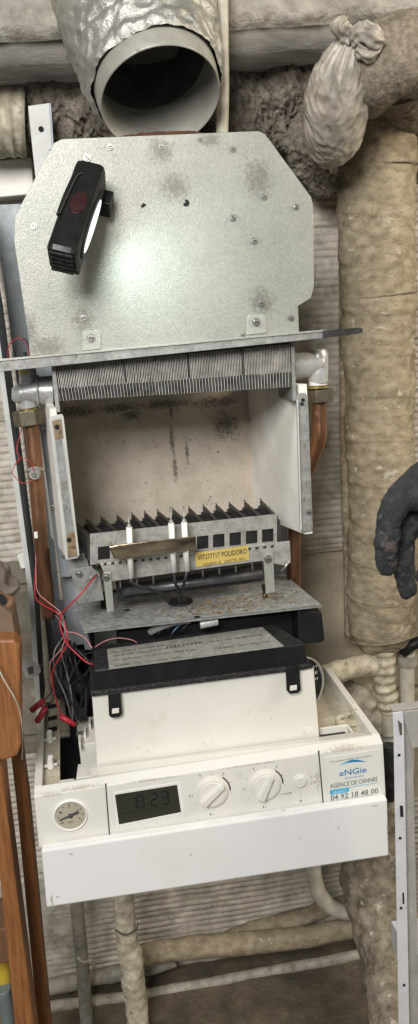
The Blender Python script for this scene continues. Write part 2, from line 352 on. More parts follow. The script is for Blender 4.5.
# concrete beam under the ceiling, chipped along its lower edge
ZB = W(40, 42, -.18).z
mb = MB(); nn = 150; prof = [(-.18, .5), (-.18, .03), (-.18, .010), (-.179, .001), (-.164, .001), (-.162, -.004), (-.160, -.024), (.03, -.024)]
rows = []
for i in range(nn+1):
    x = -.9+2.0*i/nn; r = []
    tilt = .035*(x+.28)
    ch = max(0, nz(V((x, 1, 2)), 14)+.1+.5*nz(V((x, 1, 2)), 60))*.024
    for k, (y, z) in enumerate(prof):
        q = V((x, y*3, z*3))
        if k in (2, 3): y += ch*(.25, .8)[k-2]; z += ch*(.7, .35)[k-2]
        r.append(mb.bm.verts.new((x, y+.002*nz(q, 30), ZB+tilt+z+.003*nz(q, 18))))
    rows.append(r)
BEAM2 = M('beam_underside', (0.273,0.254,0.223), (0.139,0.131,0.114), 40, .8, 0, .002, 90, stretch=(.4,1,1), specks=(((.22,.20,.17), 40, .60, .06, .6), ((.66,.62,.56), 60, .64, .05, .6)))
CHIP = M('chipped_mortar', (.46,.43,.38), (.20,.17,.13), 60, .95, 0, .004, 120)
for i in range(nn):
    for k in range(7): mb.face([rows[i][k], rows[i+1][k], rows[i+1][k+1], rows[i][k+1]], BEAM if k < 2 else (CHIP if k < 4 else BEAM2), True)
structure(mb.build('ceiling_beam'))

# ================================================================== insulation, pipes behind
def lump(path, rad, m, amp, freq, seg=40, sub=12, fibres=0, ridged=False, amp2=0, f2=60, mb=None):
    mb = mb or MB()
    def d(p, a, s):
        v = nz(p, freq)+.6*nz(p, freq*2.1)+(.45*(1-2*abs(nz(p, freq*4.3))) if fibres else 0)
        if ridged: v = 1-2*abs(v)
        return amp*v+(amp2*nz(p, f2) if amp2 else 0)
    mb.tube(path, rad, m, seg, True, sub, d)
    if fibres:
        mb.bm.verts.ensure_lookup_table(); base = [v.co.copy() for v in mb.bm.verts]
        for _ in range(fibres):
            p = random.choice(base).copy(); d0 = V([random.gauss(0, 1) for _ in range(3)]).normalized(); wv = d0.orthogonal().normalized()*.00022
            pts = []
            for k in range(5):
                pts.append(p.copy()); d0 = (d0+V([random.gauss(0, .9) for _ in range(3)])).normalized(); p = p+d0*.0024
            vs = [(mb.bm.verts.new(q-wv), mb.bm.verts.new(q+wv)) for q in pts]
            for a, b in zip(vs, vs[1:]): mb.face([a[0], a[1], b[1], b[0]], FIB)
    return mb
Y1 = -.045
o = lump([W(18,105,Y1), W(50,108,Y1), W(85,108,Y1), W(130,112,Y1), W(180,115,Y1)], [.035,.05,.05,.055,.055], WOOL, .015, 26, 130, 40, 6500, amp2=.003, f2=220).build('insulation_wool', nofix=True)
tag(o, 'matted grey brown mineral wool stuffed behind the hood left of the flue', 'insulation', 'mineral wool tufts')
o = lump([W(205,125,Y1), W(240,112,Y1), W(275,105,Y1), W(310,90,Y1), W(345,70,Y1)], [.055,.055,.05,.045,.04], WOOL, .016, 26, 130, 40, 6500, amp2=.003, f2=220).build('insulation_wool', nofix=True)
tag(o, 'dark lumpy mineral wool roll under the beam right of the white pipe', 'insulation', 'mineral wool tufts')
o = lump([W(300,100,-.05), W(312,135,-.05), W(325,165,-.045), W(330,192,-.04)], [.04,.045,.04,.02], WOOL, .013, 26, 110, 34, 4500, amp2=.003, f2=220).build('insulation_wool', nofix=True)
tag(o, 'brown mineral wool hanging below the tied plastic bag', 'insulation', 'mineral wool tufts')
# big lagged riser
r_ = thing('lagged_riser', 'thick beige cloth lagged vertical pipe right of the boiler', 'lagged pipe', W(380,650,-.055))
yc = -.06
pth = [W(384,88,yc-.03), W(383,105,yc-.01), W(379,150,yc), W(377,230,yc), W(378,330,yc), W(379,430,yc), W(381,520,yc), W(381,590,yc), W(380,630,yc), W(379,648,yc)]
def lagd(p, a, s):
    h = (s*9+a/6.283+.25*nz(p, 5)) % 1; tear = max(0, nz(p, 9)-.28)*.02
    return (.0020*h if h < .93 else .0020*(1-h)/.07)-tear*.6+.0006*(1-2*abs(nz(V((p.x, p.y, p.z*3)), 36)))+.0036*nz(p, 12)+.0022*nz(p, 40)+.0012*nz(p, 90)+.0016*((s*16+a/6.283+.4*nz(p, 6)) % 1-.5)
MB().tube(pth, [.036,.047,.052,.052,.052,.052,.053,.053,.050,.030], LAG, 110, True, 60, lagd).build('lagging', r_, nofix=True)
for z_, k_ in ((168,0),(296,1),(655-22,2)):
    MB().tube([W(380,z_-1,yc)+V((.0545*math.cos(t*.3142), .0545*math.sin(t*.3142), .004*math.sin(t*.3142+k_))) for t in range(21)], .0011, GAUZE, 8, False, 2, lambda p, a, s: .0006*nz(p, 200)).build('binding_cord', r_, nofix=True)
def seamd(p, a, s): return .001*nz(p, 30)
MB().tube([W(345,170,-.045), W(345,300,-.045), W(346,450,-.045), W(349,560,-.045), W(350,635,-.045)], [.009]*5, LAG, 10, True, 12, seamd).build('seam', r_, nofix=True)
# gauze elbow at top right
def gz(p, a, s): return .004*nz(p, 16)+.0014*(((s*120+a*.8+nz(p, 10)) % 1)-.5)+.0012*(1-2*abs(nz(p, 90)))
o = MB().tube([W(366,96,-.13), W(374,72,-.20), W(392,58,-.22), W(412,54,-.22), W(450,54,-.22)], [.030,.040,.043,.044,.044], GAUZE, 90, True, 40, gz).build('gauze_wrapped_elbow', nofix=True)
tag(o, 'brown gauze bandaged pipe elbow above the lagged riser', 'pipe elbow')
o = MB().tube([W(400,70,-.16), W(408,95,-.12), W(416,130,-.08), W(424,180,-.05)], [.045,.040,.02,.012], GAUZE, 80, True, 36, gz).build('gauze_wrap', nofix=True)
tag(o, 'loose brown gauze hanging down beside the top of the lagged riser', 'wrapping')
# tied plastic bag
bg = thing('tied_plastic_bag', 'dirty white plastic bag knotted round a pipe end', 'plastic bag', W(335,155,-.16))
def bagd(p, a, s):
    f = 1-min(1, s/.15)*.75
    return (.0013*f*f)*(1-2*abs(math.sin(a*9+nz(p, 12)*4)))+.0024*(1-2*abs(nz(p, 20)))+.0016*(1-2*abs(nz(V((p.x*1.6, p.y*1.6, p.z*.6)), 70)))+.003*nz(p, 16)
MB().tube([W(358,36,-.235), W(350,52,-.225), W(342,75,-.21), W(336,100,-.19), W(334,125,-.17), W(335,143,-.15), W(337,152,-.135)], [.010,.019,.030,.036,.037,.031,.014], BAG, 220, True, 26, bagd).build('bag_body', bg, nofix=True)
def kn(p, a, s): return .0025*(1-2*abs(nz(p, 80)))+.0010*math.sin(a*7+s*160)
MB().tube([W(352,40,-.245), W(362,33,-.255), W(372,37,-.26), W(377,44,-.25), W(368,52,-.25), W(357,46,-.25)], [.006,.010,.011,.008,.009,.006], BAG, 60, True, 16, kn).build('knot', bg, nofix=True)
MB().tube([W(352,42,-.24), W(345,34,-.24), W(338,26,-.245), W(346,20,-.245)], [.008,.009,.006,.003], BAG, 50, True, 16, kn).build('bag_tail', bg, nofix=True)
# top-left things
def rib2(p, a, s): return .0012*math.sin(s*420)+.002*nz(p, 25)
o = MB().tube([W(-40,118,-.06), W(0,120,-.06), W(14,120,-.06), W(27,121,-.06)], [.045,.045,.045,.043], TAPE, 48, True, 24, rib2).build('lagged_pipe_end', nofix=True)
tag(o, 'pale taped lagged pipe end poking out at the upper left', 'lagged pipe')
mb = MB(); mb.slab([(-30,163),(31,157),(34,194),(-30,200)], -.02, .035, INSUL2); o = mb.build('plaster_block', bevel=.002)
tag(o, 'white ridged block under the lagged pipe end', 'block')
mb = MB(); mb.slab([(28,106),(49,103),(54,180),(36,184)], -.125, .0015, PALEM); mb.slab([(49,103),(51,103),(56,180),(54,180)], -.125, .012, BLUEGREY)
mb.disc(W(41,129,-.126), (0,-1,0), .0032, .0005, HOLE); mb.disc(W(50,150,-.126), (0,-1,0), .001, .0005, HOLE)
o = mb.build('steel_strap', bevel=.0006); tag(o, 'pale flat steel strap with one hole behind the hood corner', 'strap')
o = MB().tube([W(222,-30,-.205), W(222.5,40,-.205), W(223,90,-.205), W(222,135,-.20)], .0072, PIPEW, 20, True, 8).build('thin_pipe', nofix=True)
tag(o, 'thin white painted pipe running straight up beside the flue', 'pipe')

# flue
fl = thing('flue_duct', 'open end of foil wrapped flue duct above the hood', 'flue pipe', W(158,95,-.25))
C0 = W(159,94,-.25); ax = V((-.10,.56,.83)).normalized()
def foild(p, a, s): return .0030*(1-2*abs(nz(p, 24)))+.0022*(1-2*abs(nz(p, 60)))+.0012*nz(p, 140)+.0010*math.sin(s*260)
pt = [C0+ax*t+V((-.0,-.05,.05))*max(0, t-.06)*2 for t in (.012,.03,.06,.10,.15,.22,.3)]
mb = MB(); mb.tube(pt, [.0685,.0745,.080,.086,.089,.089,.089], FOIL, 200, False, 26, foild); mb.build('foil_wrap', fl, nofix=True)
mb = MB(); mb.lathe(C0, ax, [(.06,.072), (.03,.0695), (-.008,.0665), (-.010,.0655), (-.009,.0645), (.02,.0625), (.05,.062)], DUCT, 72)
mb.build('spigot', fl, nofix=True)
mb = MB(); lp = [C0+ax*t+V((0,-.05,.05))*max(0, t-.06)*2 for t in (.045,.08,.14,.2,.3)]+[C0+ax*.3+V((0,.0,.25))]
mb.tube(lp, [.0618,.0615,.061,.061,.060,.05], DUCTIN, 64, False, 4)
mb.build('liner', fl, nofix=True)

# ================================================================== BOILER
B = thing('gas_boiler', 'wall hung gas boiler with its front casing removed, hood, burner and controls exposed', 'boiler', (0, -.15, -.62))
# chassis ---------------------------------------------------------
mb = MB()
mb.slab([W(-6,205,-.005), V((.185,-.005,W(-6,205,-.005).z)), V((.185,-.005,-.50)), V((-.2,-.005,-.50)), V((-.2,-.005,-.1))], 0, .003, BLUEGREY)
xs_ = W(8,395,-.14).x
E1, E2, E3 = W(-9,300,-.14), W(31,600,-.14), W(38,712,-.14)
top = V((E1.x-.008, -.14, W(-6,205,-.005).z+.0))
path = [top, E1, E2, E3, V((E3.x, -.14, -.50))]
for a, b in zip(path, path[1:]):
    a2, b2 = a+V((0,.135,0)), b+V((0,.135,0)); t = V((.0015,0,0))
    mb.hexa([a, b, b2, a2], [a+t, b+t, b2+t, a2+t], BLUEGREY)
chassis = mb.build('chassis', B)
mb = MB()
for a, b in zip(path, path[1:]): mb.hexa([a+V((-.002,-.001,0)), b+V((-.002,-.001,0)), b+V((-.002,-.004,0)), a+V((-.002,-.004,0))], [a+V((.0045,-.001,0)), b+V((.0045,-.001,0)), b+V((.0045,-.004,0)), a+V((.0045,-.004,0))], PALEM)
mb.build('chassis_lip', chassis)
# second folded upright behind the left copper pipe
mb = MB(); mb.slab([(38,418),(52,418),(76,570),(70,577),(60,577)], -.17, .002, BLUEGREY); mb.slab([(40,410),(50,410),(51,419),(41,420)], -.172, .02, BLUEGREY)
mb.slab([(60,577),(72,577),(92,650),(70,650)], -.15, .05, BLUEGREY)
upright = mb.build('upright_bracket', chassis, bevel=.0006)
# generic screw ----------------------------------------------------
mb = MB(); mb.disc((0,0,0), (0,-1,0), .0042, .0012, STEEL, 16, r2=.0040); mb.disc((0,-.0012,0), (0,-1,0), .0030, .0016, STEEL, 6, r2=.0026); mb.box((0,-.0029,0), (.0022,.0003,.0004), HOLE)
scr = mb.build('screw', B); first = [True]
def screw(p, parent, s=1., rz=0., dark=False):
    if first[0]: o = scr; first[0] = False
    else: o = scr.copy(); COL.objects.link(o)
    setp(o, parent); o.location = p; o.scale = (s, s, s); o.rotation_euler = (0, rz, 0); return o
# hood --------------------------------------------------------------
HY = -.255
hood_px = [(54,143),(62,139),(160,135),(258,131),(265,134),(311,197),(313,206),(314,286),(311,298),(298,306),(299,334),(30,356),(28,335),(14,240),(15,216)]
stains(HOODM, [(W(161,151,HY),.020,.018),(W(175,187,HY),.024,.020),(W(83,320,HY),.018,.020),(W(258,178,HY),.022,.028),(W(262,302,HY),.020,.024),(W(47,347,HY),.030,.016),(W(210,140,HY),.016,.012),(W(30,330,HY),.010,.03),(W(91,338,HY),.012,.012)], (.13,.12,.095), .62, 200, .32)
mb = MB(); mb.slab(hood_px, HY, .0015, HOODM)
# sides and body behind the plate
bp = [(70,150),(250,142),(300,205),(300,285),(290,333),(40,352),(28,235)]
f_ = [W(x, y, HY+.0015) for x, y in bp]; 
mb.hexa(f_, [p+V((0,.15,0)) for p in f_], GALV2)
hood = mb.build('draught_hood', B, bevel=.0004)
for px, py, s in ((87,158,1),(110,147,.9),(161,147,.8),(34,226,.9),(83,318,1.1),(233,149,.9),(264,197,.9),(296,207,.9),(233,218,1),(254,241,1),(261,303,1.1),(291,318,.9),(200,139,.7),(243,335,.6)):
    screw(W(px, py, HY-.0002), hood, s, random.uniform(-1, 1))
for px, py in ((143,205),(186,203)):
    mb = MB(); mb.disc(W(px, py, HY-.0003), (0,-1,0), .0038, .0006, HOLE, 3 if px < 150 else 8); mb.slab([(px-5,py-3),(px-2,py-4),(px,py-1),(px-3,py+1)], HY-.001, .0007, STEEL); mb.build('punched_hole', hood)
for px, py in ((91,341),(256,325)):
    mb = MB(); mb.slab([(px-9,py+10),(px-9,py-7),(px-6,py-10),(px+7,py-11),(px+10,py-8),(px+10,py+8)], HY-.0016, .0015, GALV); o = mb.build('tab_bracket', hood, bevel=.0005); screw(W(px, py-3, HY-.0018), hood, 1.2)
# rusty collar behind the hood's top edge
mb = MB(); mb.tube([W(112,139,-.235), W(135,135.5,-.22), W(160,134,-.215), W(190,133,-.22), W(206,134,-.235)], [.001,.002,.0028,.002,.001], RUST, 12, True, 10, lambda p, a, s: .0012*nz(p, 200)); mb.build('rusty_collar', hood, nofix=True)
# drip tray / shelf line under the hood
mb = MB(); a = [W(-12,361,-.272), W(325,330,-.272), W(361,328,-.272), W(362,333,-.272), W(325,338,-.272), W(-12,373,-.272)]
mb.hexa(a, [p+V((0,.0015,0)) for p in a], GALV2)
mb.slab([(-12,360),(325,329.5),(325,331.5),(-12,362.5)], -.2735, .0012, GALV)  # thin paler strip: the top edge's highlight put into the colour
l0, l1 = W(-12,362,-.2705), W(325,331,-.2705)
mb.hexa([l0, l1, l1-V((0,0,.0012)), l0-V((0,0,.0012))], [l0+V((0,.19,0)), l1+V((0,.19,0)), l1+V((0,.19,-.0012)), l0+V((0,.19,-.0012))], GALV2)
drip = mb.build('drip_ledge', B, bevel=.0004)
mb = MB(); mb.slab([(323,330.5),(360,327.5),(363,329),(363,332),(358,334),(323,338)], -.2745, .0022, BURND); mb.build('dark_end', drip, bevel=.0004)
# heat exchanger ---------------------------------------------------
mb = MB(); nf = 150
TL, TR, BL, BR = W(54,366,-.25), W(293,344,-.25), W(59,401,-.25), W(294,387,-.25)
for i in range(nf):
    t = (i+.5)/nf; a = TL.lerp(TR, t); b = BL.lerp(BR, t); th = .0003
    j = .0005*nz(V((i*1.7, 0, 0)), 1); mid = a.lerp(b, .64)
    sk = .0 if not (i in (54, 88)) else .0012
    mb.hexa([a+V((-th,j,0)), a+V((th,j,0)), mid+V((th+j,0,0)), mid+V((-th+j,0,0))], [a+V((-th,.14,0)), a+V((th,.14,0)), mid+V((th,.14,0)), mid+V((-th,.14,0))], FINM)
    # crimped lower half of the fin, folded sideways
    k = .0005
    mb.hexa([mid+V((-th,-.001,0)), mid+V((th,-.001,0)), b+V((th+k,.0005,0)), b+V((-th+k,.0005,0))], [mid+V((-th,.13,0)), mid+V((th,.13,0)), b+V((th+k,.13,0)), b+V((-th+k,.13,0))], FIND if i % 2 else FINM)
c = TL.lerp(TR, .5); d = BL.lerp(BR, .5)
hx = mb.build('heat_exchanger', B)
mb = MB(); f4 = [TL+V((0,.006,-.002)), TR+V((0,.006,-.002)), BR+V((0,.006,.004)), BL+V((0,.006,.004))]; mb.hexa(f4, [p+V((0,.13,0)) for p in f4], BURND); mb.build('tube_block', hx)
mb = MB()
for k in (.28, .55, .78):
    a = TL.lerp(TR, k); b = BL.lerp(BR, k); mb.hexa([a+V((-.001,-.002,0)), a+V((.0006,-.002,0)), b+V((.0006,-.002,.018)), b+V((-.001,-.002,.018))], [a+V((-.001,.0,0)), a+V((.0006,.0,0)), b+V((.0006,.0,.018)), b+V((-.001,.0,.018))], BURND)
mb.many('fin_clip', hx)
mb = MB(); mb.slab([(51,363),(55,363),(59,402),(60,412),(56,412)], -.254, .15, GALV2); mb.slab([(291,342),(294,342),(296,388),(297,400),(293,401)], -.254, .15, GALV2); mb.many('end_plate', hx)
# left elbow, nut, pipe
yl = -.20
mb = MB(); mb.tube([W(54,391,yl), W(42,391,yl), W(30,392,yl), W(19,394,yl), W(12,394,yl)], [.0185,.0175,.0150,.0125,.007], CAST, 32, True, 6)
mb.tube([W(28,366,yl), W(28,378,yl), W(28,400,yl), W(29,408,yl)], [.0085,.0105,.0110,.0105], CAST, 28, True, 4)
mb.tube([W(37,391,yl), W(39,391,yl)], [.0195,.0195], CAST, 32)
mb.build('elbow_fitting', hx, nofix=True)
mb = MB(); mb.disc(W(28.5,411,yl), (-.03,0,1), .0125, .003, BRASS, 24); mb.disc(W(27,374,yl), (0,0,1), .010, .005, BRASS, 20); mb.many('brass_washer', hx)
mb = MB(); mb.disc(W(30,425,yl), (-.05,0,1), .0190, .018, NUT, 6); mb.build('hex_nut', hx, bevel=.001)
PL = [W(31,424,yl), W(34,450,yl), W(37,490,yl), W(41,540,yl), W(45,580,yl), W(49,617,yl)]
cp = MB().tube(PL, .0093, COPPER, 28, True, 6).build('copper_pipe', B, nofix=True)
mb = MB(); q = W(35,474,yl-.012); mb.disc(q, (-.2,-1,0), .0075, .004, BURN, 20, r2=.006); mb.disc(q+V((-.0008,-.004,0)), (-.2,-1,0), .0032, .0025, STEEL, 14); mb.tube([W(27,471,yl), W(35,468,yl-.011), W(44,470,yl)], .0022, BURN, 8, True, 6); mb.build('thermistor', cp)
mb = MB(); q = W(36,535,yl-.010); mb.box(q, (.0022,.002,.004), CERAM); mb.build('pipe_clip', cp, bevel=.0006)
# right elbow
yr = -.20
mb = MB(); mb.tube([W(292,367,yr), W(300,366,yr), W(312,364,yr), W(322,363,yr)], [.0170,.0165,.0150,.0135], CAST, 32, True, 4)
mb.tube([W(318,349,yr), W(318,356,yr), W(318,375,yr), W(319,384,yr)], [.010,.0130,.0130,.0115], CAST, 32, True, 3); mb.build('elbow_fitting', hx, nofix=True)
mb = MB(); mb.disc(W(318,385,yr), (0,0,1), .0115, .008, CERAM, 24); mb.disc(W(318,388,yr), (0,0,1), .0132, .003, BRASS, 24); mb.many('brass_washer', hx)
mb = MB(); mb.disc(W(320,402,yr), (0,0,1), .0180, .016, NUT, 6); mb.build('hex_nut', hx, bevel=.001)
MB().tube([W(319,402,yr), W(319,420,yr), W(319,438,yr), W(313,456,yr+.01), W(306,474,yr+.03), W(297,500,yr+.04), W(294,540,yr+.04), W(294,600,yr+.04)], .0096, COPPER, 28, True, 8).build('copper_pipe', B, nofix=True)
# combustion chamber ------------------------------------------------
RX = W(299,395,-.25).x
def side(px, py): return Wx(px, py, RX)
sb_t, sb_b = side(246,394), side(249,505)
YBK = -.055
BX = W(248,395,YBK).x                             # the side board toes in a little towards the back
mb = MB()
mb.slab([W(40,385,YBK), W(258,370,YBK), W(258,394,YBK), W(260,515,YBK), W(262,560,YBK), W(60,600,YBK)], YBK, .01, INSUL)
chamber = mb.build('rear_board', B)
stains(INSUL, [(W(172,440,YBK),.005,.032),(W(175,468,YBK),.0055,.030),(W(187,452,YBK),.004,.022),(W(171,412,YBK),.004,.014),(W(75,412,YBK),.045,.012),(W(120,408,YBK),.05,.010),(W(165,404,YBK),.05,.010),(W(215,402,YBK),.05,.012),(W(130,415,YBK),.02,.012),(W(226,425,YBK),.03,.03)], (.085,.07,.058), .85, 300, .42)
mb = MB(); a = [V((BX,YBK,W(248,380,YBK).z)), V((RX,-.25,side(299,393).z+.01)), V((RX,-.25,side(301,531).z)), V((BX,YBK,W(250,515,YBK).z))]
mb.hexa(a, [p+V((.010,0,0)) for p in a], INSUL2); mb.build('side_board', chamber)
LX = W(64,415,-.25).x
mb = MB(); a = [V((LX-.035,YBK,-.04)), V((LX-.008,-.25,-.055)), V((LX-.008,-.25,-.23)), V((LX-.035,YBK,-.25))]
mb.hexa(a, [p+V((-.008,0,0)) for p in a], INSUL2); mb.build('side_board', chamber)
mb = MB(); mb.slab([(49,419),(51,416),(62,414),(63,416),(79,555),(78,558),(67,560),(65,558)], -.256, .002, PALEM); mb.slab([(61,416),(63.5,416),(79.5,556),(77.5,556)], -.262, .006, PALEM); fs = mb.build('frame_strip', chamber, bevel=.0006)
mb = MB(); mb.slab([(55,441),(62,439),(74,532),(66,534)], -.2567, .0006, GALV2); mb.build('strip_face', chamber)
mb = MB(); mb.slab([(52,421),(61,419),(63,438),(55,440)], -.2572, .001, MOUNT); mb.slab([(66,535),(76,530),(78,556),(68,558)], -.2572, .001, MOUNT); mb.many('mounting_tab', chamber); mb = MB()
mb.disc(W(57,427,-.2575), (0,-1,0), .0028, .0006, HOLE, 16); mb.disc(W(69,540,-.2575), (0,-1,0), .0028, .0006, HOLE, 16); mb.many('punched_hole', chamber)
mb = MB(); mb.slab([(297,397),(299,393),(306,393),(307,396),(312,528),(311,531),(302,532),(300,530)], -.256, .002, GALV2); mb.slab([(297,400),(298.5,400),(302,530),(300.5,531)], -.262, .006, PALEM); mb.slab([(306,396),(308,396),(313,529),(311,531)], -.256, .03, GALV2); mb.build('frame_strip', chamber, bevel=.0006)
for px, py, d in ((302,404,0),(303,400,0)): 
    mb = MB(); mb.disc(W(px, py, -.2565), (0,-1,0), .0022, .0006, HOLE, 14); mb.build('punched_hole', chamber)
screw(W(309,512,-.2565), chamber, .9); screw(W(44,426,-.1725), upright, 1.1); screw(W(53,507,-.1725), upright, .9); screw(W(59,533,-.1725), upright, .8); screw(W(63,556,-.1725), upright, .7)
# burner -----------------------------------------------------------
mb = MB(); BY = -.262
pts = [(90,534),(277,514),(277,541),(92,566)]
# front manifold plate, made of strips round the square openings
ul = lambda x: 534-(x-90)*20/187.; 
def strip(mb, x0, x1, a0, a1, m, y=BY, d=.0015):   # a: offset below the top edge
    mb.slab([(x0, ul(x0)+a0), (x1, ul(x1)+a0), (x1, ul(x1)+a1), (x0, ul(x0)+a1)], y, d, m)
strip(mb, 90, 277, 0, 14, BURN); strip(mb, 90, 277, 27, 31, BURN)
holes = [(98,110)]+[(x, x+11.5) for x in (197,213,229.5,246,262)]
e = [90]; 
for a, b in holes: e += [a, b]
e.append(277)
for i in range(0, len(e), 2): strip(mb, e[i], e[i+1], 14, 27, BURN)
burner = mb.build('burner', B)
mb = MB(); strip(mb, 92, 276, 6, 32, HOLE, BY+.0025, .001); mb.build('burner_inside', burner)  # black sheet standing in for the shade behind the openings
mb = MB(); mb.slab([(100,564),(290,541),(291,563),(286,566),(262,561),(108,582)], BY-.003, .002, BURN); mb.build('front_bracket', burner, bevel=.0006)
mb = MB(); 
for k in range(24):
    x = 96+k*7.6; mb.slab([(x, ul(x)+31), (x+3, ul(x+3)+30.6), (x+3, ul(x+3)+33), (x, ul(x)+33)], BY-.0035, .002, BURND)
mb.many('edge_notch', burner)
ZT = W(180,517,-.255).z
mbars = 14
for i in range(mbars):
    t = i/(mbars-1); fx = 90+t*186; f = W(fx, ul(fx)+2, -.258); bk = W(fx-16+1.5*math.sin(i*5), ul(fx)-13, -.15); f2 = f+V((.0,0,-.03)); b2 = bk+V((0,0,-.03))
    hw = .0020
    mb = MB(); mb.hexa([f+V((-hw,0,0)), f+V((hw,0,0)), f2+V((hw,0,0)), f2+V((-hw,0,0))], [bk+V((-hw,0,0)), bk+V((hw,0,0)), b2+V((hw,0,0)), b2+V((-hw,0,0))], BARM)
    mb.hexa([f+V((-.0048,.001,-.006)), f+V((.0048,.001,-.006)), f2+V((.0048,0,0)), f2+V((-.0048,0,0))], [bk+V((-.0048,0,-.006)), bk+V((.0048,0,-.006)), b2+V((.0048,0,0)), b2+V((-.0048,0,0))], BURND)
    # pointed upturned tip at the back
    mb.hexa([bk+V((-.0013,-.004,0)), bk+V((.0013,-.004,0)), bk+V((.0013,.0,0)), bk+V((-.0013,.0,0))], [bk+V((-.0016,-.001,.0045)), bk+V((-.0010,-.001,.0045)), bk+V((-.0010,0,.0045)), bk+V((-.0016,0,.0045))], BURND)
    mb.build('burner_bar', burner)
fa, fb = W(91, ul(91)+3, -.2585), W(276, ul(276)+3, -.2585); ba, bb = W(77, ul(91)-10, -.152), W(263, ul(276)-10, -.152)
mb = MB(); dz = V((0,0,-.005)); lo = V((0,0,-.04)); mb.hexa([fa+dz, fb+dz, bb+dz, ba+dz], [p+lo for p in (fa, fb, bb, ba)], HOLE); mb.build('burner_gap_fill', burner)  # added black slab, darkens the gaps between the bars by colour
# gas strip bracket and electrodes
mb = MB(); mb.slab([(109,547),(118,545),(194,536),(196,538),(196,548),(192,550),(120,559),(114,559)], -.292, .002, HEAT); mb.slab([(109,547),(111,547),(116,559),(114,559)], -.292, .03, HEAT); mb.build('electrode_bracket', burner, bevel=.0008)
for x0, y0, x1, y1 in ((129,527,131,578), (171,523,174,572), (184,522,187,571)):
    mb = MB(); mb.tube([W(x0,y0,-.282), W(x1,y1,-.282)], .0035, CERAM, 18); mb.tube([W(x0,y0+1,-.282), W(x0,y0-3,-.282)], [.0026,.0020], BURN, 12); mb.tube([W(x0,y0-3,-.282), W(x0-.5,y0-16,-.268)], .0010, BURN, 8)
    mb.build('electrode', burner, nofix=True)
for x0, y0, pth_ in ((131,578,[(131,578),(132,583),(140,587),(152,590),(162,594),(168,602)]), (174,572,[(174,572),(175,582),(178,590),(180,601)]), (187,571,[(187,571),(185,580),(183,590),(184,600)])):
    ys = [-.282,-.284,-.280,-.27,-.262,-.255]
    MB().tube([W(x, y, ys[min(i, 5)]) for i, (x, y) in enumerate(pth_)], .0020, WIREK, 10, True, 8).build('ignition_lead', burner, nofix=True)
# yellow label
mb = MB(); q = [(195,553),(248,545.5),(249.5,560),(196,567)]; mb.slab(q, BY-.0042, .0008, YLAB)
yy = BY-.0043
mb.text('VI7277717 POLIDORO', W(198,560.2,yy), W(247,553.2,yy), .0062, INK, bold=.012); mb.text('XOLB020 18    SDATT8   04/11', W(203,566.0,yy), W(246,559.6,yy), .0032, INK)
mb.build('yellow_label', burner)
# lower burner tray ------------------------------------------------
ZS = Wz(84,631,-.318).z
tray = MB(); fl_, fr_ = Wz(84,631,-.318), Wz(322,605,-.318); br_, bl_ = Wz(284,574,-.318), Wz(68,598,-.318)
ring = [fl_, fr_, br_, bl_]
tray.hexa(ring, [p-V((0,0,.0015)) for p in ring], TRAYM)
tray.hexa([fl_, fr_, fr_-V((0,0,.003)), fl_-V((0,0,.003))], [p+V((0,.0015,0)) for p in (fl_, fr_, fr_-V((0,0,.003)), fl_-V((0,0,.003)))], GALV2)
tr = tray.build('burner_tray', B, bevel=.0003)
yv = bl_.y
mb = MB(); mb.slab([(70,570),(98,565),(104,600),(78,604)], -.245, .0015, GALV2); mb.slab([(66,556),(86,553),(90,572),(70,576)], -.235, .0015, GALV2); mb.build('left_flange', tr, bevel=.0004)
mb = MB(); ym = -.225
mb.slab([(116,586),(262,564),(264,581),(118,602)], ym, .05, BURND)
mb.tube([W(122,592,ym-.008), W(262,574,ym-.008)], .0055, M('manifold_grey', (.16,.16,.165), (.09,.09,.09), 60, .45, .6), 20)
mb.build('gas_manifold', tr, nofix=False)
for k in range(9):
    x = 120+k*16.5; y = 584-(x-120)*.137
    if any(abs(x-e_) < 5 for e_ in (131,174,187)): continue
    mb = MB(); mb.tube([W(x, y-4, -.252), W(x+.5, y+4, -.25)], .0012, STEEL, 8); mb.build('injector', tr)
mb = MB()
for (x0, x1, y) in ((100,106,603),(262,267,592)): 
    mb.hexa([Wz(x0, y-8, -.3175), Wz(x1, y-8, -.3175), Wz(x1+1, y+6, -.3175), Wz(x0+1, y+6, -.3175)], [Wz(a, b, -.3183) for a, b in ((x0,y-8),(x1,y-8),(x1+1,y+6),(x0+1,y+6))], HOLE)
mb.many('tray_slot', tr)
mb = MB(); c = Wz(180,602,-.3165); mb.disc(c, (0,0,1), .016, .0022, RUB, 28); mb.build('grommet', tr); mb = MB()
mb.disc(Wz(197,617,-.3172), (0,0,1), .004, .0003, HOLE, 16); mb.disc(Wz(127,610,-.3172), (0,0,1), .0035, .0003, HOLE, 16)
mb.many('tray_hole', tr)
for q in ([(103,573),(111,572),(114,611),(107,613)], [(263,554),(273,553),(275,592),(266,594)]):
    mb = MB(); mb.slab(q, -.2675, .0015, GALV); mb.build('support_tab', tr, bevel=.0005)
screw(W(106,577,-.268), tr, 1.2); screw(W(268,559,-.268), tr, 1.2); screw(W(79,574,-.2455), tr, 1.1)
mb = MB(); mb.tube([W(281,571,-.266), W(286,566,-.27), W(289,560,-.266)], .0015, STEEL, 8, True, 4); mb.build('wing_tab', tr)
# rust dust scattered on the tray
mb = MB()
for _ in range(420):
    px = random.gauss(235, 34); py = random.uniform(596, 618)-(px-230)*.1
    c = Wz(px, py, -.3175); 
    if not (c.y > fl_.y+.004 and c.x < fr_.x-.012): continue
    r = random.uniform(.0003,.0013); mb.box(c+V((0,0,.0003)), (r, r, .0003), random.choice((DU1, DU2)))
mb.build('rust_dust', tr)['kind'] = 'stuff'

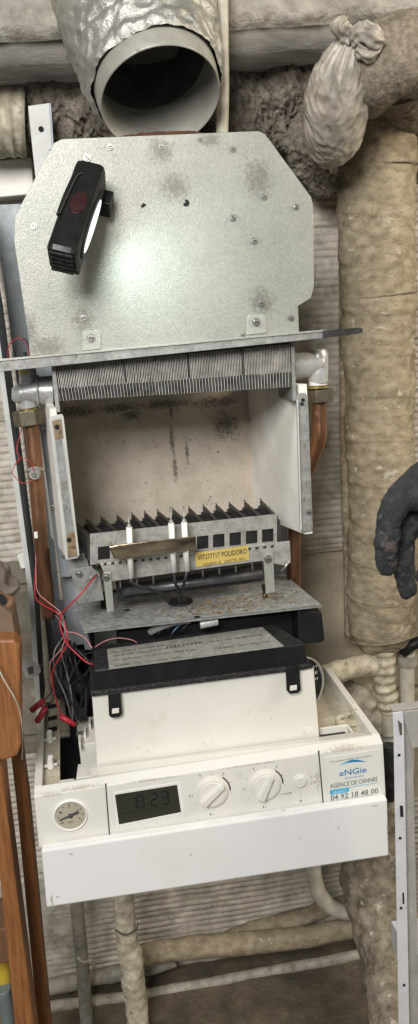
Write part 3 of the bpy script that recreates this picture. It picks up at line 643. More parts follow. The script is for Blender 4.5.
# things under the tray ---------------------------------------------
mb = MB(); yb_ = -.235
mb.slab([(298,610),(322,612),(325,640),(322,643),(298,645)], -.27, .10, BLK); mb.slab([(118,632),(300,612),(300,655),(120,672)], -.24, .12, BLK)
fh = mb.build('fan_housing', B, bevel=.002)
mb = MB(); c = W(301,684,-.205); nrm = V((.42,-.88,.12)).normalized()
mb.lathe(c, nrm, [(-.004,.038), (.004,.038), (.005,.037), (.005,.0352), (.001,.035)], ALUD, 56); mb.disc(c+nrm*.0005, nrm, .0352, .004, BLK, 48, r2=.033); mb.disc(c-nrm*.05, nrm, .030, .05, BLK, 40)
sidev = V((0,0,1)).cross(nrm).normalized()
for k, s_ in enumerate(('230 V', 'CE', 'IP 44', '50 Hz', '0.6 A')):
    p0 = c+nrm*.0050+sidev*.012+V((0,0,.018-.009*k)); mb.text(s_, p0, p0+sidev*.014, .004, STICK, ext=.0002)
mb.build('fan_motor', fh)
# left dark interior bits
mb = MB(); mb.slab([(60,640),(94,636),(98,715),(66,720)], -.12, .1, BLK); mb.slab([(56,648),(84,644),(86,655),(58,660)], -.15, .02, BLKD)
mb.tube([W(60,690,-.16), W(75,684,-.175), W(92,690,-.17), W(100,705,-.16)], [.012,.015,.014,.012], BLKD, 20, True, 6)
mb.tube([W(72,660,-.14), W(74,700,-.15), W(78,760,-.16)], .009, BLK, 16, True, 4)
for k in range(7): mb.tube([W(64+random.uniform(0,30),640+random.uniform(0,8),-.18), W(66+random.uniform(0,26),665+random.uniform(-8,8),-.2), W(66+random.uniform(0,26),690+random.uniform(-8,8),-.19), W(70+random.uniform(0,22),720,-.2)], random.uniform(.0012,.003), WIREK, 8, True, 6)
mb.build('pump_body', B, nofix=True)
mb = MB(); mb.tube([W(150,632,-.255), W(160,627,-.262), W(175,622,-.262), W(190,620,-.26)], .0045, WIREG, 14, True, 6); mb.disc(W(200,624,-.265), (1,0,.1), .006, .022, CAST, 18); mb.build('gas_valve_union', B)
# control box ------------------------------------------------------
yb = -.318
F1, F2 = W(94,670,yb), W(305,643,yb); G1, G2 = W(93,693,yb), W(308,665,yb)
B1, B2 = Wz(92,646,F1.z), Wz(276,624,F2.z)
dep = max(B1.y, B2.y)-yb

mb = MB(); mb.hexa([F1, F2, G2, G1], [V((B1.x,B1.y,F1.z)), V((B2.x,B2.y,F2.z)), V((B2.x,B2.y,G2.z)), V((B1.x,B1.y,G1.z))], BLK)
e_ = V((.002,.002,0)); tp = [F1+e_+V((0,0,.0004)), F2+V((-.002,.002,.0004)), V((B2.x-.002,B2.y-.002,F2.z+.0004)), V((B1.x+.002,B1.y-.002,F1.z+.0004))]; mt = MB(); mt.hexa([p-V((0,0,.001)) for p in tp], tp, BLKD)
cb = MB(); K1, K2 = W(97,770,yb+.002), W(320,741,yb+.002)
U1, U2 = W(92,696,yb+.002), W(314,668,yb+.002)
bd = V((0,.10,0))
cb.hexa([U1, U2, K2, K1], [p+bd for p in (U1, U2, K2, K1)], WHITE)
cbox = cb.build('control_box', B, bevel=.002)
lid = mb.build('black_lid', cbox, bevel=.0022); mt.build('dusty_lid_top', cbox)
mb = MB(); mb.slab([(90,692),(312,664),(313,668.5),(91,697)], yb-.004, .10, BLKD); mb.build('lid_rim', cbox, bevel=.0012)
for q, h in (([(108,694),(120,692),(122,714),(119,717),(112,718),(109,716)], (116,711)), ([(286,668),(299,666),(301,690),(298,693),(290,694),(287,691)], (294,688))):
    mb = MB(); mb.slab(q, yb-.0065, .004, BLK); hx_, hy_ = h; mb.slab([(hx_-4,hy_-2),(hx_+3,hy_-3),(hx_+3,hy_+2),(hx_-4,hy_+3)], yb-.0072, .001, WHITE); mb.build('lid_clip', cbox, bevel=.0009)
for px, py in ((208,742),(308,731)):
    mb = MB(); mb.disc(W(px, py, yb+.0019), (0,-1,0), .0052, .0012, WHITE, 24, r2=.0046); mb.disc(W(px, py, yb+.0005), (0,-1,0), .0026, .0004, WHITE2, 20); mb.build('moulded_boss', cbox)
# rating plate on lid
zl = F1.z+.0008
def LZ(px, py):   # a point on the (slightly sloping) lid top
    p = Wz(px, py, F1.z); t = (p.x-F1.x)/(F2.x-F1.x); return Wz(px, py, F1.z+(F2.z-F1.z)*t+.0008)
mb = MB(); q = [LZ(107,649), LZ(109,669), LZ(284,646), LZ(262,627)]
mb.hexa(q, [p-V((0,0,.0007)) for p in q], GLAB)
upv = (q[0]-q[1]).normalized()
def ll(u_, v_): return q[1].lerp(q[2], u_).lerp(q[0].lerp(q[3], u_), v_)
for v_, u0, u1, s_ in ((.76,.03,.35,'chaudiere murale gaz'),(.56,.03,.46,'type B11BS  categorie II 2E+3+  NOx 2'),(.34,.03,.52,'Qn 25.5 kW   Pn 23.2 kW   PMS 3 bar'),(.08,.03,.42,'14-0085   7.1   230V 50Hz 120W'),(.60,.62,.95,'N 21 04 1998 0075'),(.25,.62,.95,'CE 0085  G20 G25 G31')):
    mb.text(s_, ll(u0, v_)+V((0,0,.0001)), ll(u1, v_)+V((0,0,.0001)), .0042, INK, up=upv)
for k in range(26):
    u_ = .36+k*.0085; a = ll(u_, .62); 
    if k % 3 != 1: mb.hexa([a+V((0,0,.0001)), a+V((.0009,0,.0001)), a+V((.0009,0,.0001))+upv*.006, a+V((0,0,.0001))+upv*.006], [p for p in (a+V((0,0,.0002)), a+V((.0009,0,.0002)), a+V((.0009,0,.0002))+upv*.006, a+V((0,0,.0002))+upv*.006)], INK)
mb.build('rating_plate', cbox)
# control panel ------------------------------------------------------
PY = -.36
stains(WHITE2, [(W(80,789,-.36),.035,.0022),(W(50,795,-.36),.02,.003),(W(150,780,-.36),.04,.0018),(W(250,765,-.36),.05,.0018),(W(345,749,-.36),.035,.004),(W(381,770,-.36),.003,.025),(W(318,780,-.36),.003,.02),(W(200,822,-.36),.09,.0018)], (.36,.30,.21), .6, 260, .3)
mb = MB()
f = [W(34,797,PY), W(383,743,PY), W(386,798,PY), W(39,848,PY)]
mb.hexa(f, [p+V((0,.014,0)) for p in f], WHITE2)
# bevelled top edge
t0, t1 = f[0], f[1]
mb.hexa([t0, t1, t1+V((0,.012,.006)), t0+V((0,.012,.006))], [t0+V((0,.001,-.003)), t1+V((0,.001,-.003)), t1+V((0,.014,0)), t0+V((0,.014,0))], WHITE2)
# side walls of the tray, going back
zt_ = f[0].z+.006
LB = Wz(38,705,zt_); RB = Wz(331,668,f[1].z+.006)
for a, b, s_ in ((f[0]+V((0,.012,.006)), LB, 1), (f[1]+V((0,.012,.006)), RB, -1)):
    w_ = V((s_*.009,0,0)); dn = V((0,0,-.05))
    mb.hexa([a, b, b+dn, a+dn], [a+w_, b+w_, b+w_+dn, a+w_+dn], WHITE)
# floor of the tray
zf = zt_-.045
mb.hexa([V((t0.x+.008,PY+.014,zf)), V((t1.x-.008,PY+.014,zf)), V((t1.x-.008,-.15,zf)), V((t0.x+.008,-.15,zf))], [V((t0.x+.008,PY+.014,zf-.002)), V((t1.x-.008,PY+.014,zf-.002)), V((t1.x-.008,-.15,zf-.002)), V((t0.x+.008,-.15,zf-.002))], BLK)
panel = mb.build('control_panel', B, bevel=.0014)
for x in ((105,784,109,837),(318,751,323,808)):
    mb = MB(); mb.slab([(x[0],x[1]),(x[0]+1.3,x[1]-.2),(x[2]+1.3,x[3]-.2),(x[2],x[3])], PY-.0003, .001, SOOT); mb.build('panel_seam', panel)
# dusty ledges: across the front, and the right compartment
mb = MB(); a = [Wz(97,772,zt_+.001), Wz(320,743,zt_+.001)]
le = [t0+V((.012,.0125,.0055)), t1+V((-.009,.0125,.0055)), V((t1.x-.009,PY+.040,zt_-.002)), V((t0.x+.064,PY+.040,zt_-.002)), V((t0.x+.064,PY+.02,zt_-.002))]
mb.hexa(le, [p-V((0,0,.002)) for p in le], WHITE); mb.build('dusty_ledge', panel)
mb = MB(); R1 = t1+V((-.009,.0,.0)); zz = zt_-.012
rp = [V((W(321,738,yb).x+.004, PY+.036, zz)), V((t1.x-.008, PY+.036, zz)), V((t1.x-.008, RB.y, zz)), V((W(321,738,yb).x+.004, RB.y, zz))]
mb.hexa(rp, [p-V((0,0,.002)) for p in rp], DUSTY)
mb.box((rp[0].x+.018, PY+.062, zz+.004), (.018,.0015,.006), WHITE); mb.box((rp[0].x+.036, PY+.05, zz+.004), (.0015,.013,.006), WHITE)
mb.box((rp[0].x+.016, PY+.05, zz+.001), (.016,.010,.001), BLK)
mb.build('right_compartment', panel, bevel=.0006)
mb = MB(); c = Wz(348,718,zz+.012)
for k in range(3): mb.tube([c+V((-.012+.010*k,.004*k,-.01)), c+V((-.012+.010*k,.004*k,.002)), c+V((-.006+.010*k,.004*k-.004,.006))], [.003,.004,.0025], TAPE, 10, True, 4)
mb.box(c+V((0,0,-.006)), (.016,.004,.004), TAPE); mb.build('cable_clip', panel, nofix=True)
# left compartment
def LZ2(px, py, z): return Wz(px, py, z)
mb = MB(); z2 = zt_-.010
q = [LZ2(44,788,z2), LZ2(60,784,z2), LZ2(60,700,z2), LZ2(45,703,z2)]; mb.hexa(q, [p-V((0,0,.002)) for p in q], DUSTY)
lb = mb.build('slotted_bracket', panel, bevel=.0005)
mb = MB()
for y in (705,717,728): 
    q = [LZ2(48,y+4,z2+.0006), LZ2(57,y+2,z2+.0006), LZ2(57,y-2,z2+.0006), LZ2(48,y,z2+.0006)]; mb.hexa(q, [p-V((0,0,.0005)) for p in q], HOLE)
mb.many('bracket_slot', panel)
for px, py in ((50,742),(51,768)):
    mb = MB(); c = LZ2(px, py, z2); mb.tube([c, c+V((0,0,.008)), c+V((.001,-.002,.016))], [.0045,.0038,.0030], CERAM, 12, True, 4); mb.tube([c+V((-.008,0,.003)), c+V((.008,.002,.003))], .0022, CERAM, 8); mb.build('white_clip', panel, nofix=True)
mb = MB(); z3 = zt_-.006
for q, h in (([(76,778),(98,775),(98,762),(78,764)], .03), ([(79,745),(97,742),(94,716),(76,720)], .03), ([(60,786),(76,784),(74,778),(59,780)], .02)):
    r = [LZ2(x, y, z3) for x, y in q]; mb.hexa(r, [p-V((0,0,h)) for p in r], WHITE)
mb.many('terminal_cover', panel, bevel=.001)
mb = MB(); r = [LZ2(76,732,z3+.0006+.0), LZ2(86,730,z3+.0006), LZ2(86,734,z3+.0006), LZ2(77,736,z3+.0006)]; mb.hexa(r, [p-V((0,0,.0005)) for p in r], INKG)
for k in range(3): mb.box(LZ2(80+k*5,742-k*9,z3+.004), (.0012,.010,.005), WHITE)
mb.many('terminal_rib', panel)
# gauge ----------------------------------------------------------------
def FP(px, py, d=0): return W(px, py, PY-d)
mb = MB(); c = FP(70.5,815); mb.lathe(c, (0,-1,0), [(-.0005,.0195), (.0022,.0190), (.0026,.0182), (.0022,.0176), (.0004,.0172)], CERAM, 48)
mb.disc(c+V((0,-.0004,0)), (0,-1,0), .0174, .0004, DIAL, 40)
mb.tube([c+V((-.013,-.0018,-.004)), c+V((.009,-.0018,.0035))], [.0006,.0016], INK, 8); mb.disc(c+V((0,-.001,0)), (0,-1,0), .0026, .0016, INK, 16)
for k in range(9):
    a = math.radians(215-k*31); p = c+V((math.cos(a)*.0135,-.001,math.sin(a)*.0135)); mb.box(p, (.0006,.0002,.0006), INK)
for s_, dx, dz in (('1',-.011,.004),('2',-.0012,.0105),('3',.008,.004),('4',.008,-.006),('0',-.010,-.009)):
    p = c+V((dx,-.001,dz)); mb.text(s_, p, p+V((.0018,0,0)), .0026, INK)
p = c+V((-.003,-.001,-.009)); mb.text('bar', p, p+V((.006,0,0)), .0022, INK); mb.build('pressure_gauge', panel, nofix=True)
# display ----------------------------------------------------------------
mb = MB(); q = [(114,794),(179,783),(184,812),(118,826)]
dq = [FP(*p) for p in q]
# bezel frame + glass
mb.slab([(113,793),(180,782),(185.5,813),(117,827)], PY-.0006, .0016, CERAM); mb.slab([(115,795),(177,785),(181,812),(119,824.5)], PY-.0011, .0008, LCD)
def seg7(ch, o, X, Z, m):
    segs = {'a':((.1,1),(.9,1)),'b':((1,.95),(1,.55)),'c':((1,.45),(1,.05)),'d':((.1,0),(.9,0)),'e':((0,.45),(0,.05)),'f':((0,.95),(0,.55)),'g':((.1,.5),(.9,.5))}
    use = {'1':'bc','8':'abcdefg','2':'abged','3':'abgcd'}[ch]
    for s_ in use:
        (x0, z0), (x1, z1) = segs[s_]; a = o+X*x0+Z*z0; b = o+X*x1+Z*z1; dd = (b-a).normalized(); n_ = V((0,-1,0)).cross(dd)*.00085
        mb.quad([a-n_, b-n_, b+n_, a+n_], m)
yD = -PY
X = (FP(177,785)-FP(115,795)); Z = FP(115,795)-FP(119,824.5); O = FP(119,824.5)+V((0,-.0014,0))
LCDF = M('lcd_faint', (.019,.020,.016), None, 10, .3)
for ch, u0, m_ in (('1',.22,LCDF),('8',.34,LCDF),('2',.56,LCDS),('3',.74,LCDS)): seg7(ch, O+X*u0+Z*.45, X*.095, Z*.42, m_)
for z_ in (.55,.75): mb.box(O+X*.50+Z*z_, (.0007,.0001,.0007), LCDS)
a = O+X*.04+Z*.36; b = O+X*.94+Z*.36; mb.quad([a, b, b+V((0,0,.0005)), a+V((0,0,.0005))], LCDF)
mb.build('lcd_display', panel)
# knobs -------------------------------------------------------------------
def knob(px, py, ang, name='rotary_knob'):
    mb = MB(); c = FP(px, py); mb.disc(c, (0,-1,0), .0200, .0010, WHITE2, 48, r2=.0196); mb.disc(c+V((0,-.001,0)), (0,-1,0), .0178, .0035, WHITE, 48, r2=.0170)
    mb.disc(c+V((0,-.0045,0)), (0,-1,0), .0150, .0012, WHITE2, 48, r2=.0144)
    a = math.radians(ang); d = V((math.cos(a),0,math.sin(a))); n_ = V((-d.z,0,d.x))
    A = [c+d*.0168+n_*.0020, c+d*.0168-n_*.0020, c-d*.0168-n_*.0042, c-d*.0168+n_*.0042]
    mb.hexa([p+V((0,-.004,0)) for p in A], [c+(p-c)*.90+V((0,-.0110,0)) for p in A], WHITE2)
    mb.box(c+d*.010+V((0,-.0111,0)), (.0004,.0002,.0004), INK)
    mb.build(name, panel, bevel=.0008)
    mb = MB()
    for k in range(8):
        t = math.radians(215-k*32); p = c+V((math.cos(t)*.0232,-.0002,math.sin(t)*.0232)); mb.disc(p, (0,-1,0), .0005, .0002, INK, 8)
        if k in (1,3,5): mb.text(str(k+1), p+V((math.cos(t)*.003-.001,0,math.sin(t)*.003-.001)), p+V((math.cos(t)*.003+.0008,0,math.sin(t)*.003-.001)), .0026, INK)
    for k in range(10):
        t0_ = math.radians(52-k*5.5); t1_ = math.radians(52-(k+1)*5.5); ri, ro = .0206, .0222
        mb.quad([c+V((math.cos(t)*r,-.0004,math.sin(t)*r)) for t, r in ((t0_,ri),(t0_,ro),(t1_,ro),(t1_,ri))], INK)
    p = c+V((-.004,-.0003,-.0295)); mb.text('|' + chr(0x25AE) if False else 'I-', p, p+V((.005,0,0)), .003, INK)
    mb.build('dial_marks', panel)
knob(212,792,38); knob(265,785,62)
mb = MB(); c = FP(300,781); mb.disc(c, (0,-1,0), .0090, .0016, WHITE2, 36, r2=.0086); mb.disc(c+V((0,-.0016,0)), (0,-1,0), .0070, .0022, WHITE, 36, r2=.0064); mb.build('push_button', panel, bevel=.0004)
mb = MB(); mb.text('|- I', FP(311,778,.0002), FP(316,777,.0002), .0028, INK); mb.text('|- 0', FP(311,784,.0002), FP(316,783,.0002), .0028, INK); mb.text('I reset', FP(281,795,.0002), FP(292,793.5,.0002), .0026, INK); mb.text('0', FP(299.5,802,.0002), FP(302,802,.0002), .003, INK)
a = FP(300.5,791,.0003); b = FP(301,797,.0003); mb.quad([a, a+V((.0003,0,0)), b+V((.0003,0,0)), b], INK); mb.build('button_marks', panel)
# service sticker --------------------------------------------------------
mb = MB(); mb.slab([(324,758),(381,749),(384,793),(328,802)], PY-.0005, .0008, STICK)
def SP(u_, v_): return FP(324,758,.0007).lerp(FP(381,749,.0007), u_).lerp(FP(328,802,.0007).lerp(FP(384,793,.0007), u_), v_)
mb.text('Une equipe certifiee de confiance', SP(.10,.13), SP(.82,.13), .0026, INKG)
mb.text('eNGie', SP(.24,.46), SP(.72,.46), .0074, BLUE, bold=.008)
arc = 14
for k in range(arc):
    def ap(t, s_): 
        x = .24+.50*t; y = .28-.14*math.sin(math.pi*(.12+.80*t)); th = .055*math.sin(math.pi*t)
        return SP(x, y+s_*th)
    mb.quad([ap(k/arc,0), ap((k+1)/arc,0), ap((k+1)/arc,1), ap(k/arc,1)], BLUE2 if k < 5 else BLUE)
mb.text('Home services', SP(.33,.545), SP(.66,.545), .0026, BLUE)
mb.text('AGENCE DE CANNES', SP(.06,.70), SP(.90,.70), .0056, INKG, bold=.01)
mb.quad([SP(.06,.74), SP(.37,.74), SP(.40,.77), SP(.37,.85), SP(.06,.85), SP(.04,.80)], BLUE2)
mb.quad([SP(.40,.74), SP(.9,.74), SP(.92,.75), SP(.40,.75)], BLUE2)
mb.text('24h/24 7j/7', SP(.10,.82), SP(.33,.82), .0024, STICK, ext=.0004)
mb.text('04 92 18 48 00', SP(.05,.975), SP(.90,.975), .0066, INKG, bold=.014)
mb.text('Depannage et entretien toutes marques', SP(.06,1.045-.03), SP(.80,1.045-.03), .0016, INKG)
st = mb.build('service_sticker', panel, nofix=True)
# flap --------------------------------------------------------------------
stains(FLAP, [(W(71,854,-.374),.004,.0018),(W(191,855,-.374),.0025,.002),(W(58,897,-.374),.003,.002),(W(300,838,-.374),.002,.0015),(W(375,806,-.374),.008,.0015),(W(388,830,-.374),.002,.02),(W(52,900,-.374),.002,.01)], (.33,.28,.22), .75, 400, .3)
mb = MB(); FYY = -.374
f = [W(41,851,FYY), W(387.5,799,FYY), W(389,856,FYY), W(46.5,908,FYY)]
mb.hexa(f, [f[0]+V((0,.012,.001)), f[1]+V((0,.012,.001)), f[2]+V((0,.012,0)), f[3]+V((0,.012,0))], FLAP)
flap = mb.build('lower_flap', B, bevel=.0022)
mb = MB(); mb.slab([(42,848),(55,846),(55,851),(42,853)], -.366, .01, WHITE2); mb.slab([(372,798),(384,796),(384,801),(372,803)], -.366, .01, WHITE2); mb.many('flap_hinge', panel, bevel=.0006)
mb = MB(); mb.hexa([V((-.19,PY+.02,f[3].z+.02)), V((.19,PY+.02,f[3].z+.02)), V((.19,-.1,f[3].z+.05)), V((-.19,-.1,f[3].z+.05))], [V((-.19,PY+.02,f[3].z+.04)), V((.19,PY+.02,f[3].z+.04)), V((.19,-.1,f[3].z+.07)), V((-.19,-.1,f[3].z+.07))], WHITE); mb.build('underside', panel)
# wires ----------------------------------------------------------------------
def wire(pts, r, m, name='wire', parent=None):
    return MB().tube([W(x, y, z) for x, y, z in pts], r*.62, m, 8, True, 8).build(name, parent or B, nofix=True)
wire([(97,575,-.25),(88,585,-.262),(80,595,-.268),(70,605,-.262),(61,615,-.25),(60,625,-.25),(66,642,-.255),(78,655,-.262),(88,663,-.27),(96,664,-.27)], .0016, WIRER, 'red_wire')
wire([(96,573,-.25),(90,578,-.25),(86,582,-.255)], .0012, STEEL, 'spade_terminal')
wire([(38,540,-.205),(35,580,-.205),(36,598,-.215),(45,606,-.225),(56,612,-.235),(63,620,-.24),(68,640,-.25),(64,650,-.25),(54,668,-.25),(52,680,-.25),(56,700,-.25),(62,715,-.25),(74,724,-.26)], .0015, WIRER, 'red_wire')
wire([(36,520,-.2),(36,575,-.208),(38,592,-.22),(48,602,-.23),(60,612,-.235),(66,628,-.24),(62,648,-.24),(50,664,-.245),(53,690,-.245),(60,712,-.24),(70,722,-.25)], .0011, WIREP, 'pink_wire')
wire([(66,632,-.25),(75,633,-.26),(85,638,-.265),(92,648,-.27)], .0012, WIREP, 'pink_wire')
wire([(95,647,-.26),(105,641,-.262),(118,638,-.262),(132,640,-.262),(137,643,-.26)], .0009, WIREP, 'pink_wire')
wire([(8,360,-.215),(9,346,-.225),(18,338,-.23),(26,343,-.23),(30,358,-.22)], .0009, WIRER, 'red_wire')
wire([(22,427,-.2),(17,448,-.205),(19,458,-.21),(14,466,-.215),(13,474,-.22),(22,483,-.222),(33,480,-.222)], .0008, WIRER, 'red_wire')
wire([(14,466,-.215),(22,458,-.22),(30,462,-.222),(34,472,-.222)], .0008, WIRER, 'red_wire')
for k, (x, m_) in enumerate(((58,WIREK),(62,WIREG),(64,WIREK),(60,WIREG),(66,WIREK))):
    j_ = lambda q: random.uniform(-q, q)
    wire([(50+k*3,612,-.20),(x+j_(5),632,-.215),(x+j_(7),652,-.235),(x+j_(8),672,-.225),(66+j_(9),695,-.23),(76+j_(8),722,-.22)], .0015, m_, 'cable')
wire([(96,652,-.26),(85,655,-.25),(72,672,-.245),(69,690,-.25),(74,710,-.255),(78,725,-.26)], .0015, WIREK, 'cable')
for k in range(5): wire([(150+k*7,640,-.2),(152+k*7,632,-.25),(160+k*7,624,-.255),(172+k*6,618,-.25)], .0017, (WIREB, WIREG, WIREK, WIREB, WIREK)[k], 'cable')
def connector(x, y, z, dx, dy):
    a = W(x, y, z); b = W(x+dx, y+dy, z); MB().tube([a, b], [.0042,.0038], WIRER, 4).build('red_connector', B, nofix=False)
connector(31,711,-.255,13,-11); connector(37,722,-.255,9,-15); connector(60,716,-.255,15,9)
wire([(44,700,-.25),(50,694,-.25),(53,686,-.25)], .0012, WIREK, 'cable'); wire([(46,707,-.25),(52,700,-.25),(55,690,-.25)], .0012, WIREK, 'cable')
for x in (14,25): wire([(x,352,-.22),(x,358,-.22)], .003, RUB, 'sensor_boot')
wire([(14,341,-.23),(25,339,-.23),(31,352,-.225)], .0009, WIREK, 'cable')
# tag
mb = MB(); mb.slab([(19,664),(26,659),(39,664),(41,671),(38,676),(27,679)], -.21, .001, STICK); mb.slab([(27,668),(33,666),(34,673),(29,675)], -.2105, .0004, INKG)
o = mb.build('paper_tag', B); 
wire([(38,668,-.21),(44,664,-.22),(50,662,-.235)], .0006, WIREG, 'cable')

# ================================================================== work lamp
c = W(78,217,HY-.053)
Lx = V((.42,.60,1.0)).normalized()                # long axis
Ln = V((1.0,-.16,-.25)); Ln = (Ln-Lx*Ln.dot(Lx)).normalized()   # lens side
Lf = Lx.cross(Ln).normalized()                    # broad face
if Lf.y > 0: Lf = -Lf
wl = thing('work_lamp', 'black magnetic work lamp with red button stuck on the hood, lit', 'lamp', c)
def LP(a, b, d): return c+(Lx*a+Lf*b+Ln*d)*1.12
def lbox(mb, a0, a1, b0, b1, d0, d1, m):
    mb.hexa([LP(a0,b0,d0), LP(a1,b0,d0), LP(a1,b0,d1), LP(a0,b0,d1)], [LP(a0,b1,d0), LP(a1,b1,d0), LP(a1,b1,d1), LP(a0,b1,d1)], m)
mb = MB(); lbox(mb, -.053, .053, -.016, .017, -.015, .014, LAMPK); wb = mb.build('lamp_body', wl, bevel=.007)
mb = MB()
def oval(a, b, ra, rb, d): return [LP(a+ra*math.cos(t*.314159), b+rb*math.sin(t*.314159), d) for t in range(20)]
mb.hexa(oval(-.004,0,.040,.0135,.0125), oval(-.004,0,.038,.0125,.0155), LAMPK); mb.hexa(oval(-.006,0,.031,.0085,.0150), oval(-.006,0,.030,.0080,.0162), LENS); mb.build('lens', wl, bevel=.0006)
mb = MB(); 
pts = [LP(.002+.013*math.cos(t*.524), .0168, .001+.0075*math.sin(t*.524)) for t in range(12)]; mb.hexa(pts, [p+Lf*.0012 for p in pts], LAMPR); mb.build('button', wl, bevel=.0004)
mb = MB(); mb.tube([LP(.036,.016,-.004), LP(.030,.018,-.009), LP(.008,.018,-.0115), LP(-.016,.017,-.013)], [.002,.003,.003,.002], LAMPK, 10, True, 6); mb.build('grip', wl)
mb = MB()
for k in range(5): lbox(mb, -.0545, -.0525, -.012+k*.0058, -.009+k*.0058, -.011, .010, BLKD)
mb.build('end_vents', wl)
mb = MB(); lbox(mb, -.046, .040, -.023, -.0155, -.004, .012, LAMPK); lbox(mb, .030, .046, -.030, -.010, .010, .022, BLK); mb.build('hinge_foot', wl, bevel=.001)
sl = bpy.data.lights.new('lamp_light', 'SPOT'); sl.energy = 1.3; sl.color = (.80,1,.96); sl.spot_size = math.radians(158); sl.spot_blend = 1.0; sl.shadow_soft_size = .008
so = bpy.data.objects.new('lamp_light', sl); COL.objects.link(so); so.parent = wl; so.location = LP(-.012,.006,.024)-c
so.rotation_euler = V((.80,.02,-.60)).to_track_quat('-Z', 'Y').to_euler()

# ================================================================== pipes lower right
def pp(name, label, cat, pts, rad, m, seg=28, sub=10, disp=None, group=None):
    o = MB().tube([W(x, y, z) for x, y, z in pts], rad, m, seg, True, sub, disp).build(name, nofix=True); return tag(o, label, cat, group)
def wrapd(tp, amp): return lambda p, a, s: amp*(((s*tp+a/6.2832+.5*nz(p, 12)) % 1)-.5)+amp*2*nz(p, 30)+amp*nz(p, 90)
pp('wrapped_branch_pipe', 'cream wrapped pipe running sideways below the thick lagged riser', 'pipe', [(322,676,-.10),(338,671,-.09),(355,667,-.08),(372,665,-.075),(384,668,-.07)], [.014,.017,.018,.018,.016], TAPE, 32, 12, lambda p, a, s: .003*nz(p, 40)+.0015*nz(p, 90))
vp = thing('plastic_drain', 'white plastic pipe with wrapped joint hanging under the riser', 'pipe', W(385,760,-.08))
MB().tube([W(x, y, -.08) for x, y in ((383,640),(384,665),(385,685),(387,700),(388,712))], [.016,.017,.015,.017,.011], TAPE, 32, True, 12, lambda p, a, s: .0022*nz(p, 50)+.0018*math.sin(s*420)).build('wrapped_joint', vp, nofix=True)
MB().tube([W(388,700,-.08), W(388,740,-.08), W(389,780,-.08), W(391,830,-.08)], .0095, PIPEW, 24, True, 4).build('pipe', vp, nofix=True)
mb = MB(); mb.disc(W(388,736,-.08), (0,0,1), .0108, .004, WIREG, 24); mb.disc(W(388,742,-.08), (0,0,1), .0105, .003, WIREG, 24); mb.build('clamp', vp)
pp('grey_pipe_joint', 'dark twisted hose section between panel corner and steel post', 'hose', [(389,745,-.10),(390,765,-.1),(391,785,-.1),(389,800,-.1)], [.010,.009,.011,.008], BURND, 20, 10, lambda p, a, s: .002*nz(p, 80))
bp_ = thing('white_pipe', 'white pipe with black collar right of the wrapped joint', 'pipe', W(408,712,-.06))
MB().tube([W(407,650,-.06), W(407,700,-.06), W(407,780,-.06)], .012, PIPEW, 24, True, 4).build('pipe', bp_, nofix=True)
mb = MB(); mb.disc(W(407,664,-.06), (0,0,1), .0165, .016, PIPEG, 24); mb.tube([W(403,652,-.07), W(412,645,-.08), W(425,640,-.08)], .009, BLK, 16, True, 4); mb.build('collar', bp_)
pp('crumpled_wrap', 'crumpled clear and cream wrapping bunched behind the panel corner', 'wrapping', [(345,690,-.04),(356,700,-.04),(367,712,-.04),(374,735,-.045),(380,760,-.05)], [.018,.028,.028,.022,.014], TAPE, 40, 12, lambda p, a, s: .007*(1-2*abs(nz(p, 30)))+.003*nz(p, 80))
pp('lower_lagging', 'grubby brown crumpled lagging under the panel, right side', 'lagged pipe', [(385,800,-.06),(380,850,-.07),(374,885,-.09),(379,925,-.13),(384,960,-.18),(388,1000,-.24),(392,1060,-.31)], [.030,.048,.050,.038,.031,.027,.025], LAGD, 64, 18, lambda p, a, s: .007*(1-2*abs(nz(p, 20)))+.004*nz(p, 48)+.002*nz(p, 110))
# bottom pipes
pp('tape_wrapped_pipe', 'pipe bandaged in white tape dropping from under the panel', 'pipe', [(122,880,-.12),(124,905,-.12),(126,930,-.12),(130,955,-.12),(133,980,-.12),(137,1010,-.12),(144,1060,-.12)], [.0135,.0150,.0155,.0185,.0185,.0165,.016], TAPE, 36, 16, wrapd(60, .0012))
pp('tape_tie', 'dark cord tied round the white taped pipe', 'cord', [(115,930,-.135),(125,935,-.142),(136,929,-.137),(138,924,-.128)], .0011, SOOT, 8, 6)
pp('grey_conduit', 'slim grey conduit left of the taped pipe', 'pipe', [(76,880,-.07),(78,920,-.07),(82,960,-.07),(85,1000,-.07),(90,1060,-.07)], .0105, PIPEG, 24, 6)
pp('conduit_clip', 'pale cable strap across the slim grey conduit', 'clip', [(77,957,-.08),(84,962,-.085),(92,960,-.08),(94,968,-.07)], .0025, PIPEW, 8, 6)
dirty = lambda p, a, s: .0018*nz(p, 30)+.001*nz(p, 90)
pp('horizontal_lagged_pipe', 'thick cream lagged pipe running level near the floor', 'pipe', [(130,958,-.04),(180,949,-.04),(250,943,-.045),(310,936,-.045),(370,925,-.04),(440,915,-.04)], [.017,.018,.0185,.017,.016,.016], LAG, 32, 14, dirty, 'level pipes near the floor')
pp('horizontal_pipe', 'grey dirty pipe just above the floor, lowest of the level pipes', 'pipe', [(-20,1018,-.03),(50,1007,-.03),(150,994,-.03),(260,974,-.03),(330,960,-.03),(400,946,-.03)], .0095, PIPEG, 24, 10, dirty, 'level pipes near the floor')
pp('horizontal_pipe', 'grey pipe crossing behind the slim conduit at lower left', 'pipe', [(-20,1000,-.01),(50,987,-.01),(110,975,-.01),(150,967,-.01),(175,958,-.01)], .013, PIPEG, 24, 10, dirty, 'level pipes near the floor')
